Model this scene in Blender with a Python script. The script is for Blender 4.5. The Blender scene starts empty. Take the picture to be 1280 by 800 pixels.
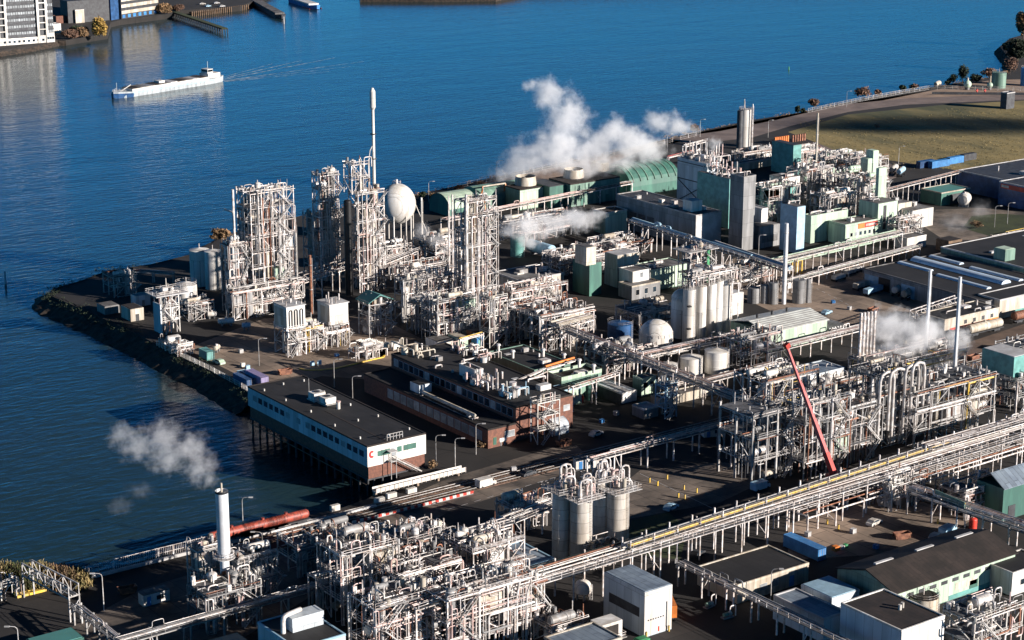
import bpy, math, random
from math import sin, cos, atan, atan2, pi, radians, sqrt, tan, hypot
from mathutils import Vector

# ------------------------------------------------------------------ camera, sky, sun
F, TH, H, YAW = 2500.0, atan(700/2500.0), 170.0, radians(36.0)
SC = bpy.context.scene
COL = SC.collection
cam_d = bpy.data.cameras.new('camera'); cam = bpy.data.objects.new('camera', cam_d); COL.objects.link(cam)
cam.location = (0, 0, H); cam.rotation_euler = (pi/2-TH, 0, -YAW)
cam_d.sensor_width = 36; cam_d.lens = 36*F/1280; cam_d.clip_start = 1; cam_d.clip_end = 60000
SC.camera = cam
SUN_EL = radians(16)
RX, RY, FX, FY = cos(YAW), -sin(YAW), sin(YAW), cos(YAW)
_a = radians(-24)
sx, sy = cos(_a)*RX + sin(_a)*FX, cos(_a)*RY + sin(_a)*FY
SUN = Vector((sx*cos(SUN_EL), sy*cos(SUN_EL), sin(SUN_EL)))
w = bpy.data.worlds.new('World'); SC.world = w; w.use_nodes = True
nt = w.node_tree; nt.nodes.clear()
sky = nt.nodes.new('ShaderNodeTexSky'); sky.sky_type = 'NISHITA'; sky.sun_disc = False
sky.sun_elevation = SUN_EL; sky.sun_rotation = atan2(sx, sy)
sky.air_density = 1.0; sky.dust_density = 0.1; sky.ozone_density = 6.0
bg = nt.nodes.new('ShaderNodeBackground'); bg.inputs[1].default_value = 0.05
wo = nt.nodes.new('ShaderNodeOutputWorld')
tint = nt.nodes.new('ShaderNodeMix'); tint.data_type = 'RGBA'; tint.blend_type = 'MULTIPLY'; tint.inputs[0].default_value = 1
tint.inputs[7].default_value = (.21, .8, 1.18, 1); nt.links.new(sky.outputs[0], tint.inputs[6]); 
tcw = nt.nodes.new('ShaderNodeTexCoord'); sxyz = nt.nodes.new('ShaderNodeSeparateXYZ'); nt.links.new(tcw.outputs['Generated'], sxyz.inputs[0])
grd = nt.nodes.new('ShaderNodeMapRange'); grd.inputs[1].default_value = .17; grd.inputs[2].default_value = .42; grd.inputs[3].default_value = 1.5; grd.inputs[4].default_value = .16
nt.links.new(sxyz.outputs[2], grd.inputs[0]); gm = nt.nodes.new('ShaderNodeVectorMath'); gm.operation = 'SCALE'
nt.links.new(tint.outputs[2], gm.inputs[0]); nt.links.new(grd.outputs[0], gm.inputs[3]); nt.links.new(gm.outputs[0], bg.inputs[0]); nt.links.new(bg.outputs[0], wo.inputs[0])
sl = bpy.data.lights.new('sun', 'SUN'); sl.energy = 5.0; sl.angle = radians(0.5); sl.color = (1.0, 0.91, 0.83)
so = bpy.data.objects.new('sun', sl); COL.objects.link(so)
so.rotation_euler = (-SUN).to_track_quat('-Z', 'Y').to_euler(); so.location = (0, 0, 400)
SC.view_settings.view_transform = 'Standard'; SC.view_settings.look = 'None'
SC.view_settings.exposure = 0.95; SC.view_settings.gamma = 1.0
SC.view_settings.use_curve_mapping = False
SC.render.engine = 'CYCLES'
try:
    SC.cycles.max_bounces = 9; SC.cycles.diffuse_bounces = 2; SC.cycles.glossy_bounces = 3
    SC.cycles.volume_bounces = 6; SC.cycles.volume_step_rate = .4; SC.cycles.volume_max_steps = 200; SC.cycles.use_denoising = True
    SC.cycles.caustics_reflective = False; SC.cycles.caustics_refractive = False
except Exception: pass

# ------------------------------------------------------------------ where things stand (photo pixel of a point -> world point)
def ray(px, py):
    a, y = px-640, py-400
    return a, F*cos(TH)-y*sin(TH), -F*sin(TH)-y*cos(TH)
def P(px, py, z=0.0):
    a, b, c = ray(px, py); t = (z-H)/c
    return (a*RX+b*FX)*t, (a*RY+b*FY)*t
def D(py, z=0.0):
    a, b, c = ray(640, py); return b*(z-H)/c
def Vp(px, py, d):
    a, b, c = ray(px, py); t = d/b
    return Vector(((a*RX+b*FX)*t, (a*RY+b*FY)*t, H+c*t))
def HT(pyb, pyt, z0=0.0):
    a, b, c = ray(640, pyt); return H + D(pyb, z0)*c/b - z0
def S(py): return (py+300)*cos(TH)/H

# ------------------------------------------------------------------ mesh builder
class M:
    def __init__(s): s.v = []; s.f = []; s.s = []
    def add(s, vs, fs, sm=False):
        n = len(s.v); s.v += [tuple(v) for v in vs]; s.f += [tuple(i+n for i in f) for f in fs]; s.s += [sm]*len(fs); return s
    def box(s, x0, x1, y0, y1, z0, z1):
        return s.add([(x0,y0,z0),(x1,y0,z0),(x1,y1,z0),(x0,y1,z0),(x0,y0,z1),(x1,y0,z1),(x1,y1,z1),(x0,y1,z1)],
                     [(0,3,2,1),(4,5,6,7),(0,1,5,4),(1,2,6,5),(2,3,7,6),(3,0,4,7)])
    def bar(s, p, q, w, h=None):
        h = h or w; p = Vector(p); q = Vector(q); d = (q-p).normalized()
        up = Vector((0,0,1)) if abs(d.z) < .95 else Vector((1,0,0))
        a = d.cross(up).normalized()*w/2; b = a.cross(d).normalized()*h/2
        return s.add([p-a-b,p+a-b,p+a+b,p-a+b,q-a-b,q+a-b,q+a+b,q-a+b],
                     [(0,3,2,1),(4,5,6,7),(0,1,5,4),(1,2,6,5),(2,3,7,6),(3,0,4,7)])
    def cyl(s, p, q, r, r2=None, n=10, caps=True):
        r2 = r if r2 is None else r2; p = Vector(p); q = Vector(q); d = (q-p).normalized()
        up = Vector((0,0,1)) if abs(d.z) < .95 else Vector((1,0,0))
        a = d.cross(up).normalized(); b = a.cross(d).normalized()
        vs = []
        for c, rr in ((p, r), (q, r2)):
            for i in range(n):
                t = 2*pi*i/n; vs.append(c+a*cos(t)*rr+b*sin(t)*rr)
        s.add(vs, [(i,(i+1)%n,n+(i+1)%n,n+i)[::-1] for i in range(n)], n > 6)
        if caps: s.add(vs, [tuple(range(n)), tuple(range(2*n-1,n-1,-1))])
        return s
    def tube(s, path, r, n=6):
        pts = [Vector(p) for p in path]; rings = []
        prev = None
        for i, p in enumerate(pts):
            d = (pts[min(i+1,len(pts)-1)]-pts[max(i-1,0)]).normalized()
            if prev is None:
                up = Vector((0,0,1)) if abs(d.z) < .9 else Vector((1,0,0)); a = d.cross(up).normalized()
            else:
                a = (prev-d*prev.dot(d))
                a = a.normalized() if a.length > 1e-4 else d.orthogonal().normalized()
            prev = a; b = a.cross(d)
            rings += [p+(a*cos(2*pi*k/n)+b*sin(2*pi*k/n))*r for k in range(n)]
        fs = []
        for i in range(len(pts)-1):
            for k in range(n):
                fs.append((i*n+k, i*n+(k+1)%n, (i+1)*n+(k+1)%n, (i+1)*n+k)[::-1])
        m = len(rings)
        s.add(rings, fs, True); s.add(rings, [tuple(range(n)), tuple(range(m-1, m-n-1, -1))]); return s
    def ell(s, c, rx, ry, rz, n=16, m=8, t0=-pi/2, t1=pi/2):
        vs = []; fs = []
        for j in range(m+1):
            t = t0+(t1-t0)*j/m
            for i in range(n):
                u = 2*pi*i/n; vs.append((c[0]+rx*cos(t)*cos(u), c[1]+ry*cos(t)*sin(u), c[2]+rz*sin(t)))
        for j in range(m):
            for i in range(n): fs.append((j*n+i, j*n+(i+1)%n, (j+1)*n+(i+1)%n, (j+1)*n+i))
        return s.add(vs, fs, True)
    def prism(s, pts, z0, z1):
        n = len(pts); a = sum(pts[i][0]*pts[(i+1)%n][1]-pts[(i+1)%n][0]*pts[i][1] for i in range(n))
        if a < 0: pts = pts[::-1]
        vs = [(x,y,z0) for x,y in pts]+[(x,y,z1) for x,y in pts]
        return s.add(vs, [tuple(range(n-1,-1,-1)), tuple(range(n,2*n))]+[(i,(i+1)%n,n+(i+1)%n,n+i) for i in range(n)])
    def xprism(s, prof, x0, x1, sm=False):      # profile in (y,z) extruded along x
        n = len(prof); a = sum(prof[i][0]*prof[(i+1)%n][1]-prof[(i+1)%n][0]*prof[i][1] for i in range(n))
        if a < 0: prof = prof[::-1]
        vs = [(x0,y,z) for y,z in prof]+[(x1,y,z) for y,z in prof]
        s.add(vs, [(i,(i+1)%n,n+(i+1)%n,n+i)for i in range(n)], sm)
        return s.add(vs, [tuple(range(n-1,-1,-1)), tuple(range(n,2*n))])
    def yprism(s, prof, y0, y1, sm=False):
        n = len(prof); a = sum(prof[i][0]*prof[(i+1)%n][1]-prof[(i+1)%n][0]*prof[i][1] for i in range(n))
        if a > 0: prof = prof[::-1]
        vs = [(x,y0,z) for x,z in prof]+[(x,y1,z) for x,z in prof]
        s.add(vs, [(i,(i+1)%n,n+(i+1)%n,n+i) for i in range(n)], sm)
        return s.add(vs, [tuple(range(n-1,-1,-1)), tuple(range(n,2*n))])
    def leaves(s, rnd, c, rx, ry, rz, n, size, hollow=.35):
        for _ in range(n):
            while 1:
                p = Vector((rnd.uniform(-1,1), rnd.uniform(-1,1), rnd.uniform(-1,1)))
                if hollow < p.length < 1: break
            q = Vector((c[0]+p.x*rx, c[1]+p.y*ry, c[2]+p.z*rz))
            a = Vector((rnd.gauss(0,1), rnd.gauss(0,1), rnd.gauss(0,1))).normalized()
            b = a.orthogonal().normalized(); k = size*rnd.uniform(.5,1.3)
            s.add([q-a*k, q+b*k*.6, q+a*k, q-b*k*.6], [(0,1,2,3)])
        return s
    def build(s, name, mat, parent=None, loc=None, rz=None):
        me = bpy.data.meshes.new(name); me.from_pydata(s.v, [], s.f)
        me.polygons.foreach_set('use_smooth', s.s); me.materials.append(MAT[mat] if isinstance(mat, str) else mat)
        o = bpy.data.objects.new(name, me); COL.objects.link(o)
        if parent is not None: o.parent = parent
        if loc is not None: o.location = loc
        if rz: o.rotation_euler.z = rz
        return o

def elbow(path, r):
    pts = [Vector(p) for p in path]; out = [pts[0]]
    for i in range(1, len(pts)-1):
        a = (pts[i-1]-pts[i]); b = (pts[i+1]-pts[i]); k = min(r, a.length*.45, b.length*.45)
        a.normalize(); b.normalize()
        p0 = pts[i]+a*k; p2 = pts[i]+b*k
        out += [p0, pts[i]*.5+(p0+p2)*.25, p2]
    out.append(pts[-1]); return out

def thing(name, label, cat, loc=(0,0,0), rz=0, group=None):
    o = bpy.data.objects.new(name, None); COL.objects.link(o); o.empty_display_size = .5
    o.location = (loc[0], loc[1], loc[2] if len(loc) > 2 else 0); o.rotation_euler.z = rz
    o['label'] = label; o['category'] = cat
    if group: o['group'] = group
    return o
def tag(o, label, cat, group=None):
    o['label'] = label; o['category'] = cat
    if group: o['group'] = group
    return o
def struct(o, kind='structure', label=None):
    o['kind'] = kind
    if label: o['label'] = label
    return o
def copy_tree(o, parent=None):
    c = o.copy(); COL.objects.link(c); c.parent = parent
    for ch in [k for k in KIDS.get(o.name, [])]: copy_tree(ch, c)
    return c
KIDS = {}
def remember():
    KIDS.clear()
    for o in COL.objects:
        if o.parent: KIDS.setdefault(o.parent.name, []).append(o)

# ------------------------------------------------------------------ materials
MAT = {}
def mk(name, col, rough=.6, metal=0.0, var=.15, scale=.6, col2=None, streak=0.0, rnd=.12, spec=.5, bump=0, fac=(.42,.62), scale2=None, seam=None):
    m = bpy.data.materials.new(name); m.use_nodes = True; n = m.node_tree.nodes; L = m.node_tree.links
    b = n['Principled BSDF']; b.inputs['Roughness'].default_value = rough; b.inputs['Metallic'].default_value = metal
    b.inputs['Specular IOR Level'].default_value = spec
    g = n.new('ShaderNodeNewGeometry'); mp = n.new('ShaderNodeMapping'); mp.inputs['Scale'].default_value = scale2 or (1,1,1 if not streak else .18)
    L.new(g.outputs['Position'], mp.inputs[0])
    t = n.new('ShaderNodeTexNoise'); t.inputs['Scale'].default_value = scale; t.inputs['Detail'].default_value = 6; t.inputs['Roughness'].default_value = .65
    L.new(mp.outputs[0], t.inputs['Vector'])
    r = n.new('ShaderNodeMapRange'); r.inputs[1].default_value = fac[0]; r.inputs[2].default_value = fac[1]
    L.new(t.outputs[0], r.inputs[0])
    mx = n.new('ShaderNodeMix'); mx.data_type = 'RGBA'
    c2 = col2 or tuple(c*(1-var*2.2) for c in col)
    mx.inputs[6].default_value = (*c2, 1); mx.inputs[7].default_value = (*col, 1)
    L.new(r.outputs[0], mx.inputs[0])
    oi = n.new('ShaderNodeObjectInfo'); hs = n.new('ShaderNodeHueSaturation')
    mr = n.new('ShaderNodeMapRange'); mr.inputs[3].default_value = 1-rnd; mr.inputs[4].default_value = 1+rnd
    L.new(oi.outputs['Random'], mr.inputs[0]); L.new(mr.outputs[0], hs.inputs['Value']); L.new(mx.outputs[2], hs.inputs['Color'])
    L.new(hs.outputs[0], b.inputs['Base Color'])
    if seam:                                   # panel joints: a sheet or felt strip differs a little from the next one
        sp = n.new('ShaderNodeSeparateXYZ'); L.new(g.outputs['Position'], sp.inputs[0]); cb = n.new('ShaderNodeCombineXYZ')
        if seam[0] == 'wall':
            ad = n.new('ShaderNodeMath'); L.new(sp.outputs[0], ad.inputs[0]); L.new(sp.outputs[1], ad.inputs[1]); L.new(ad.outputs[0], cb.inputs[0]); L.new(sp.outputs[2], cb.inputs[1])
        else: L.new(sp.outputs[1], cb.inputs[0]); L.new(sp.outputs[0], cb.inputs[1])
        bt = n.new('ShaderNodeTexBrick'); bt.inputs['Scale'].default_value = 1; bt.inputs['Brick Width'].default_value = seam[1]; bt.inputs['Row Height'].default_value = seam[2]; bt.inputs['Mortar Size'].default_value = seam[3]
        bt.inputs['Color1'].default_value = (1,1,1,1); bt.inputs['Color2'].default_value = (.74,.74,.74,1); bt.inputs['Mortar'].default_value = (.45,.45,.45,1); L.new(cb.outputs[0], bt.inputs['Vector'])
        mu = n.new('ShaderNodeMix'); mu.data_type = 'RGBA'; mu.blend_type = 'MULTIPLY'; mu.inputs[0].default_value = 1; L.new(hs.outputs[0], mu.inputs[6]); L.new(bt.outputs[0], mu.inputs[7]); L.new(mu.outputs[2], b.inputs['Base Color'])
    if bump:
        t2 = n.new('ShaderNodeTexNoise'); t2.inputs['Scale'].default_value = scale*6; t2.inputs['Detail'].default_value = 5
        L.new(g.outputs['Position'], t2.inputs['Vector'])
        bp = n.new('ShaderNodeBump'); bp.inputs['Strength'].default_value = bump; bp.inputs['Distance'].default_value = .3
        L.new(t2.outputs[0], bp.inputs['Height']); L.new(bp.outputs[0], b.inputs['Normal'])
    MAT[name] = m; return m
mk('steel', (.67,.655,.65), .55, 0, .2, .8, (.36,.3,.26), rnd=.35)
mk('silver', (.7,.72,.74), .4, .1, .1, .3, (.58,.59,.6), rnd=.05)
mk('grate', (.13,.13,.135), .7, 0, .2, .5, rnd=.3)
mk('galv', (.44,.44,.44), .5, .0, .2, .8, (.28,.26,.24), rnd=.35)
mk('pipe', (.66,.63,.61), .4, 0, .2, .5, (.36,.31,.28), rnd=.38)
mk('alu', (.62,.61,.6), .35, .15, .2, .7, (.42,.38,.35), rnd=.2)
mk('pinkpipe', (.66,.52,.5), .5, 0, .2, .5, (.45,.3,.26), rnd=.15)
mk('rustpipe', (.3,.13,.07), .7, 0, .3, .9, (.13,.05,.03), rnd=.3)
mk('cranered', (.55,.12,.11), .45, 0, .15, .5, rnd=.05)
mk('dusty', (.58,.55,.5), .6, 0, .2, .35, (.36,.32,.27), streak=1, rnd=.06, seam=('wall',30,2.4,.06))
mk('yellow', (.8,.52,.05), .5, 0, .2, .7, (.5,.35,.1))
mk('white', (.78,.77,.74), .5, 0, .1, .35, (.58,.54,.48), streak=1, rnd=.06, seam=('wall',2.4,9,.05))
mk('shadewhite', (.62,.68,.72), .5, 0, .1, .3, (.48,.53,.56), streak=1, rnd=.06, seam=('wall',2.4,9,.05))  # white with the blue of open shade mixed into the colour
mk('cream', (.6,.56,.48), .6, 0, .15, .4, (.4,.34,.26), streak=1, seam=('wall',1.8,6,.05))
mk('grey', (.28,.28,.28), .6, 0, .15, .4, (.18,.18,.18), streak=1, seam=('wall',3,5,.06))
mk('dark', (.05,.055,.06), .6, 0, .3, .5, (.025,.025,.03), rnd=.3)
mk('black', (.012,.012,.014), .5, 0, .3, .5)
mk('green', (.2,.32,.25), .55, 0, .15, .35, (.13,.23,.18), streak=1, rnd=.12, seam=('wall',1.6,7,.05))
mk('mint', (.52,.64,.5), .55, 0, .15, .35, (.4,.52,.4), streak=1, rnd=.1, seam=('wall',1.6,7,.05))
mk('dgreen', (.05,.16,.12), .6, 0, .2, .35, (.03,.1,.08), streak=1, rnd=.2)
mk('brightgreen', (.05,.3,.12), .5)
mk('teal', (.14,.36,.33), .5, 0, .15, .4, rnd=.1)
mk('blue', (.06,.25,.55), .45, 0, .15, .5, (.04,.17,.4), rnd=.1)
mk('skyblue', (.34,.52,.64), .5, 0, .1, .5, rnd=.1)
mk('purple', (.28,.24,.42), .5, 0, .1, .5)
mk('orange', (.75,.22,.04), .5, 0, .15, .5, rnd=.1)
mk('red', (.6,.05,.03), .5, 0, .15, .5, (.35,.03,.02), rnd=.1)
mk('redrust', (.4,.07,.04), .55, 0, .3, 1.2, (.16,.04,.03), rnd=.15)
mk('brick', (.2,.085,.055), .85, 0, .2, 1.5, (.12,.055,.04), rnd=.05, bump=.1)
mk('roofblack', (.022,.021,.022), .8, 0, .3, .12, (.012,.012,.013), rnd=.1, bump=.1, seam=('roof',9,1.6,.06))
mk('roofbrown', (.034,.024,.02), .85, 0, .3, .2, (.016,.012,.01), rnd=.1, seam=('roof',7,1.2,.06))
mk('roofgrey', (.2,.2,.2), .8, 0, .3, .2, (.1,.09,.085), rnd=.2, seam=('roof',6,1.5,.07))
mk('rooflight', (.5,.5,.5), .6, 0, .15, .2, (.35,.34,.33), rnd=.1)
mk('roofblue', (.26,.32,.38), .5, 0, .2, .2, (.17,.21,.26), rnd=.1, seam=('roof',6,1.5,.07))
mk('roofteal', (.07,.2,.18), .55, 0, .2, .3, (.07,.22,.2))
mk('glass', (.02,.035,.05), .12, 0, .2, .4, rnd=.9)
mk('winlight', (.35,.38,.4), .4, 0, .2, .4, rnd=.3)
mk('skylight', (.62,.72,.82), .35, 0, .1, .3, (.5,.62,.74))
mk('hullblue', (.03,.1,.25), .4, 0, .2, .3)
mk('hullgrey', (.45,.5,.52), .45, 0, .2, .3, (.33,.36,.38))
mk('asphalt', (.028,.024,.022), .9, 0, .3, .06, (.012,.011,.01), rnd=0, bump=.15, fac=(.35,.65), seam=('roof',17,11,.12))
mk('concrete', (.4,.3,.225), .9, 0, .3, .05, (.1,.08,.063), rnd=0, bump=.15, fac=(.3,.66), seam=('roof',8,5,.12))
mk('slabs', (.25,.2,.16), .9, 0, .3, .08, (.05,.043,.038), rnd=.1, bump=.1, fac=(.35,.65), seam=('roof',5,5,.1))
mk('dirt', (.17,.115,.085), .95, 0, .3, .08, (.06,.04,.028), rnd=0, bump=.3, fac=(.35,.65))
mk('ballast', (.2,.12,.085), .95, 0, .3, .5, (.055,.04,.032), rnd=0, bump=.3)
mk('riprap', (.06,.042,.03), .95, 0, .4, .6, (.018,.015,.012), rnd=0, bump=.6)
mk('road', (.22,.17,.15), .9, 0, .2, .1, (.13,.1,.09), rnd=0, fac=(.35,.65))
mk('lane', (.36,.26,.19), .9, 0, .2, .1, (.2,.14,.105), rnd=0, fac=(.35,.65))
mk('grass', (.045,.06,.018), .95, 0, .3, .1, (.02,.03,.01), rnd=0, bump=.4, fac=(.35,.65))
mk('field', (.26,.2,.075), .95, 0, .4, .022, (.06,.065,.025), rnd=0, bump=.4, fac=(.4,.6), scale2=(1,.35,1))
mk('bark', (.08,.055,.04), .9)
mk('leafgold', (.5,.33,.08), .8, 0, .3, .5, (.18,.11,.03), rnd=.15)
mk('leafbrown', (.3,.18,.09), .85, 0, .3, .5, (.09,.06,.03), rnd=.2)
mk('leafrust', (.26,.15,.1), .85, 0, .3, .5, (.08,.045,.03), rnd=.2)
mk('leafdark', (.03,.045,.02), .85, 0, .3, .5, (.012,.02,.01), rnd=.2)
mk('leafgreen', (.09,.1,.025), .85, 0, .3, .5, (.04,.05,.015), rnd=.2)
mk('reed', (.45,.33,.14), .85, 0, .3, .5, (.12,.11,.04), rnd=.2)
mk('foam', (.6,.65,.68), .6, 0, .2, .3, (.1,.2,.28), rnd=.05)
mk('logo', (.55,.02,.02), .5, 0, .05)
mk('wood', (.2,.13,.08), .8, 0, .2, .8)

# corrugated cladding (light green-grey) with real relief in the normal
def corr(name, col, period=.9, ax='X', col2=None):
    m = mk(name, col, .5, .1, .1, .3, col2, streak=1, rnd=.05); n = m.node_tree.nodes; L = m.node_tree.links
    g = n.new('ShaderNodeNewGeometry'); wv = n.new('ShaderNodeTexWave'); wv.bands_direction = ax; wv.inputs['Scale'].default_value = 1/period*.314
    L.new(g.outputs['Position'], wv.inputs[0]); bp = n.new('ShaderNodeBump'); bp.inputs['Strength'].default_value = .8; bp.inputs['Distance'].default_value = .12
    L.new(wv.outputs[1], bp.inputs['Height']); L.new(bp.outputs[0], n['Principled BSDF'].inputs['Normal'])
corr('corrroof', (.62,.64,.6), 1.1, 'Y', (.45,.45,.42)); corr('corrwhite', (.72,.7,.67), .8, 'X', (.6,.57,.54))

def water_mat():
    m = bpy.data.materials.new('water'); m.use_nodes = True; n = m.node_tree.nodes; L = m.node_tree.links
    b = n['Principled BSDF']; b.inputs['Roughness'].default_value = .12; b.inputs['IOR'].default_value = 1.33
    g = n.new('ShaderNodeNewGeometry')
    rot = n.new('ShaderNodeMapping'); rot.inputs['Rotation'].default_value = (0,0,YAW+radians(6)); rot.inputs['Scale'].default_value = (.4,1,1)
    L.new(g.outputs['Position'], rot.inputs[0])
    # large patches of turbid and clear water
    t0 = n.new('ShaderNodeTexNoise'); t0.inputs['Scale'].default_value = .008; t0.inputs['Detail'].default_value = 3
    L.new(rot.outputs[0], t0.inputs['Vector'])
    mx = n.new('ShaderNodeMix'); mx.data_type = 'RGBA'; mx.inputs[6].default_value = (.006,.034,.05,1); mx.inputs[7].default_value = (.026,.042,.04,1)
    L.new(t0.outputs[0], mx.inputs[0]); L.new(mx.outputs[2], b.inputs['Base Color'])
    t1 = n.new('ShaderNodeTexNoise'); t1.inputs['Scale'].default_value = .42; t1.inputs['Detail'].default_value = 5; t1.inputs['Distortion'].default_value = .6
    t2 = n.new('ShaderNodeTexNoise'); t2.inputs['Scale'].default_value = .06; t2.inputs['Detail'].default_value = 3
    L.new(rot.outputs[0], t1.inputs['Vector']); L.new(rot.outputs[0], t2.inputs['Vector'])
    md = n.new('ShaderNodeMath'); md.operation = 'MULTIPLY_ADD'; md.inputs[1].default_value = 1.3
    L.new(t2.outputs[0], md.inputs[0]); L.new(t1.outputs[0], md.inputs[2])
    bp = n.new('ShaderNodeBump'); bp.inputs['Strength'].default_value = .5; bp.inputs['Distance'].default_value = .42
    L.new(md.outputs[0], bp.inputs['Height']); L.new(bp.outputs[0], b.inputs['Normal'])
    MAT['water'] = m
water_mat()
# ------------------------------------------------------------------ builders
WZ = -4.0
def rail_mb(pts, z, h=1.0, step=2.5, t=.07):
    m = M()
    for (x0,y0),(x1,y1) in zip(pts, pts[1:]):
        L_ = hypot(x1-x0, y1-y0)
        if L_ < .3: continue
        for zz in (z+h, z+h*.5): m.bar((x0,y0,zz),(x1,y1,zz), t)
        k = max(1, int(L_/step))
        for i in range(k+1):
            x = x0+(x1-x0)*i/k; y = y0+(y1-y0)*i/k; m.bar((x,y,z),(x,y,z+h), t)
    return m

def windows(t, face, span, z, n, wd, ht, a0, a1, mat0='glass', fr='white', off=0.0, sill=True):
    """a row of n windows on the face of a box; face 'x-' (at x=off) or 'y-' (at y=off), between a0 and a1"""
    for i in range(n):
        c = a0+(a1-a0)*(i+.5)/n; mat = 'winlight' if mat0 == 'glass' and (i*7+n) % 6 == 1 else mat0
        if face == 'y-':
            f = M().box(c-wd/2-.08, c+wd/2+.08, off-.06, off+.05, z-.08, z+ht+.08).build('window', fr, t)
            M().box(c-wd/2, c+wd/2, off-.09, off, z, z+ht).build('pane', mat, f)
        elif face == 'x-':
            f = M().box(off-.06, off+.05, c-wd/2-.08, c+wd/2+.08, z-.08, z+ht+.08).build('window', fr, t)
            M().box(off-.09, off, c-wd/2, c+wd/2, z, z+ht).build('pane', mat, f)
        else:
            f = M().box(off-.05, off+.06, c-wd/2-.08, c+wd/2+.08, z-.08, z+ht+.08).build('window', fr, t)
            M().box(off, off+.09, c-wd/2, c+wd/2, z, z+ht).build('pane', mat, f)

def rect(N, R=None, L=None, h=0.0, dx=None, dy=None):
    x0, y0 = P(*N, h)
    r0 = x0*RX+y0*RY; d0 = (x0*FX+y0*FY)*cos(TH)+(H-h)*sin(TH)      # the far corner stands where its pixel column says, along the wall
    if dx is None: k = (R[0]-640)/F; dx = (k*d0-r0)/(RX-k*FX*cos(TH))
    if dy is None: k = (L[0]-640)/F; dy = (k*d0-r0)/(RY-k*FY*cos(TH))
    return x0, y0, dx, dy

def building(label, N, R=None, L=None, h=6, dx=None, dy=None, wall='green', roof='roofblack', edge='rooflight', name='building', cat='building',
             win=(), doors=(), par=.35, z0=0, stuff=0, seed=1, group=None, sunface=None):
    x0, y0, dx, dy = rect(N, R, L, h, dx, dy); rn = random.Random(seed)
    dx = max(dx, 1.5); dy = max(dy, 1.5)
    t = thing(name, label, cat, (x0, y0, z0), 0, group); hh = h-z0
    M().box(0, dx, 0, dy, 0, hh).build('wall', wall, t)
    if sunface: M().box(.02, dx-.02, -.03, .0, .3, hh-.05).build('front_wall', sunface, t)  # sunlight put into the colour: the sun side has its own, mostly paler tone
    M().box(.25, dx-.25, .25, dy-.25, hh, hh+.12).build('roof', roof, t)
    if edge:
        m = M(); e = .3
        m.box(-.04, dx+.04, -.04, e, hh-.12, hh+par); m.box(-.04, dx+.04, dy-e, dy+.04, hh-.12, hh+par)
        m.box(-.04, e, e, dy-e, hh-.12, hh+par); m.box(dx-e, dx+.04, e, dy-e, hh-.12, hh+par)
        m.build('parapet', edge, t)
    for w_ in win:                       # (face, z, n, wd, ht, a0, a1, mat, frame)
        f, z, n, wd, ht = w_[:5]; ext = dx if f == 'y-' else dy
        a0 = w_[5]*ext if len(w_) > 5 else .05*ext; a1 = w_[6]*ext if len(w_) > 6 else .95*ext
        windows(t, f, None, z, n, wd, ht, a0, a1, w_[7] if len(w_) > 7 else 'glass', w_[8] if len(w_) > 8 else 'white', 0.0 if f != 'x+' else dx)
    for f, a, wd, ht, mt in doors:
        c = a*(dx if f == 'y-' else dy)
        if f == 'y-': M().box(c-wd/2, c+wd/2, -.08, .02, 0, ht).build('door', mt, t)
        else: M().box(-.08, .02, c-wd/2, c+wd/2, 0, ht).build('door', mt, t)
    for i in range(stuff):
        x = rn.uniform(.12,.88)*dx; y = rn.uniform(.12,.88)*dy; k = rn.random()
        if k < .35: M().cyl((x,y,hh), (x,y,hh+rn.uniform(.8,2.4)), rn.uniform(.15,.4), n=8).build('roof_vent', 'pipe', t)
        elif k < .65:
            a, b, c = rn.uniform(.6,1.8), rn.uniform(.5,1.4), rn.uniform(.6,1.6)
            M().box(x-a, x+a, y-b, y+b, hh, hh+c).build('roof_unit', rn.choice(['white','galv','steel']), t)
        elif k < .85:
            l = rn.uniform(2, 6); M().tube(elbow([(x,y,hh),(x,y,hh+.8),(x+l,y,hh+.8),(x+l,y,hh)], .4), rn.uniform(.1,.3)).build('roof_pipe', 'pipe', t)
        else: M().box(x-1, x+1, y-.7, y+.7, hh, hh+.25).build('roof_hatch', 'rooflight', t)
    t['h'] = h; t['dx'] = dx; t['dy'] = dy
    return t

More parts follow.
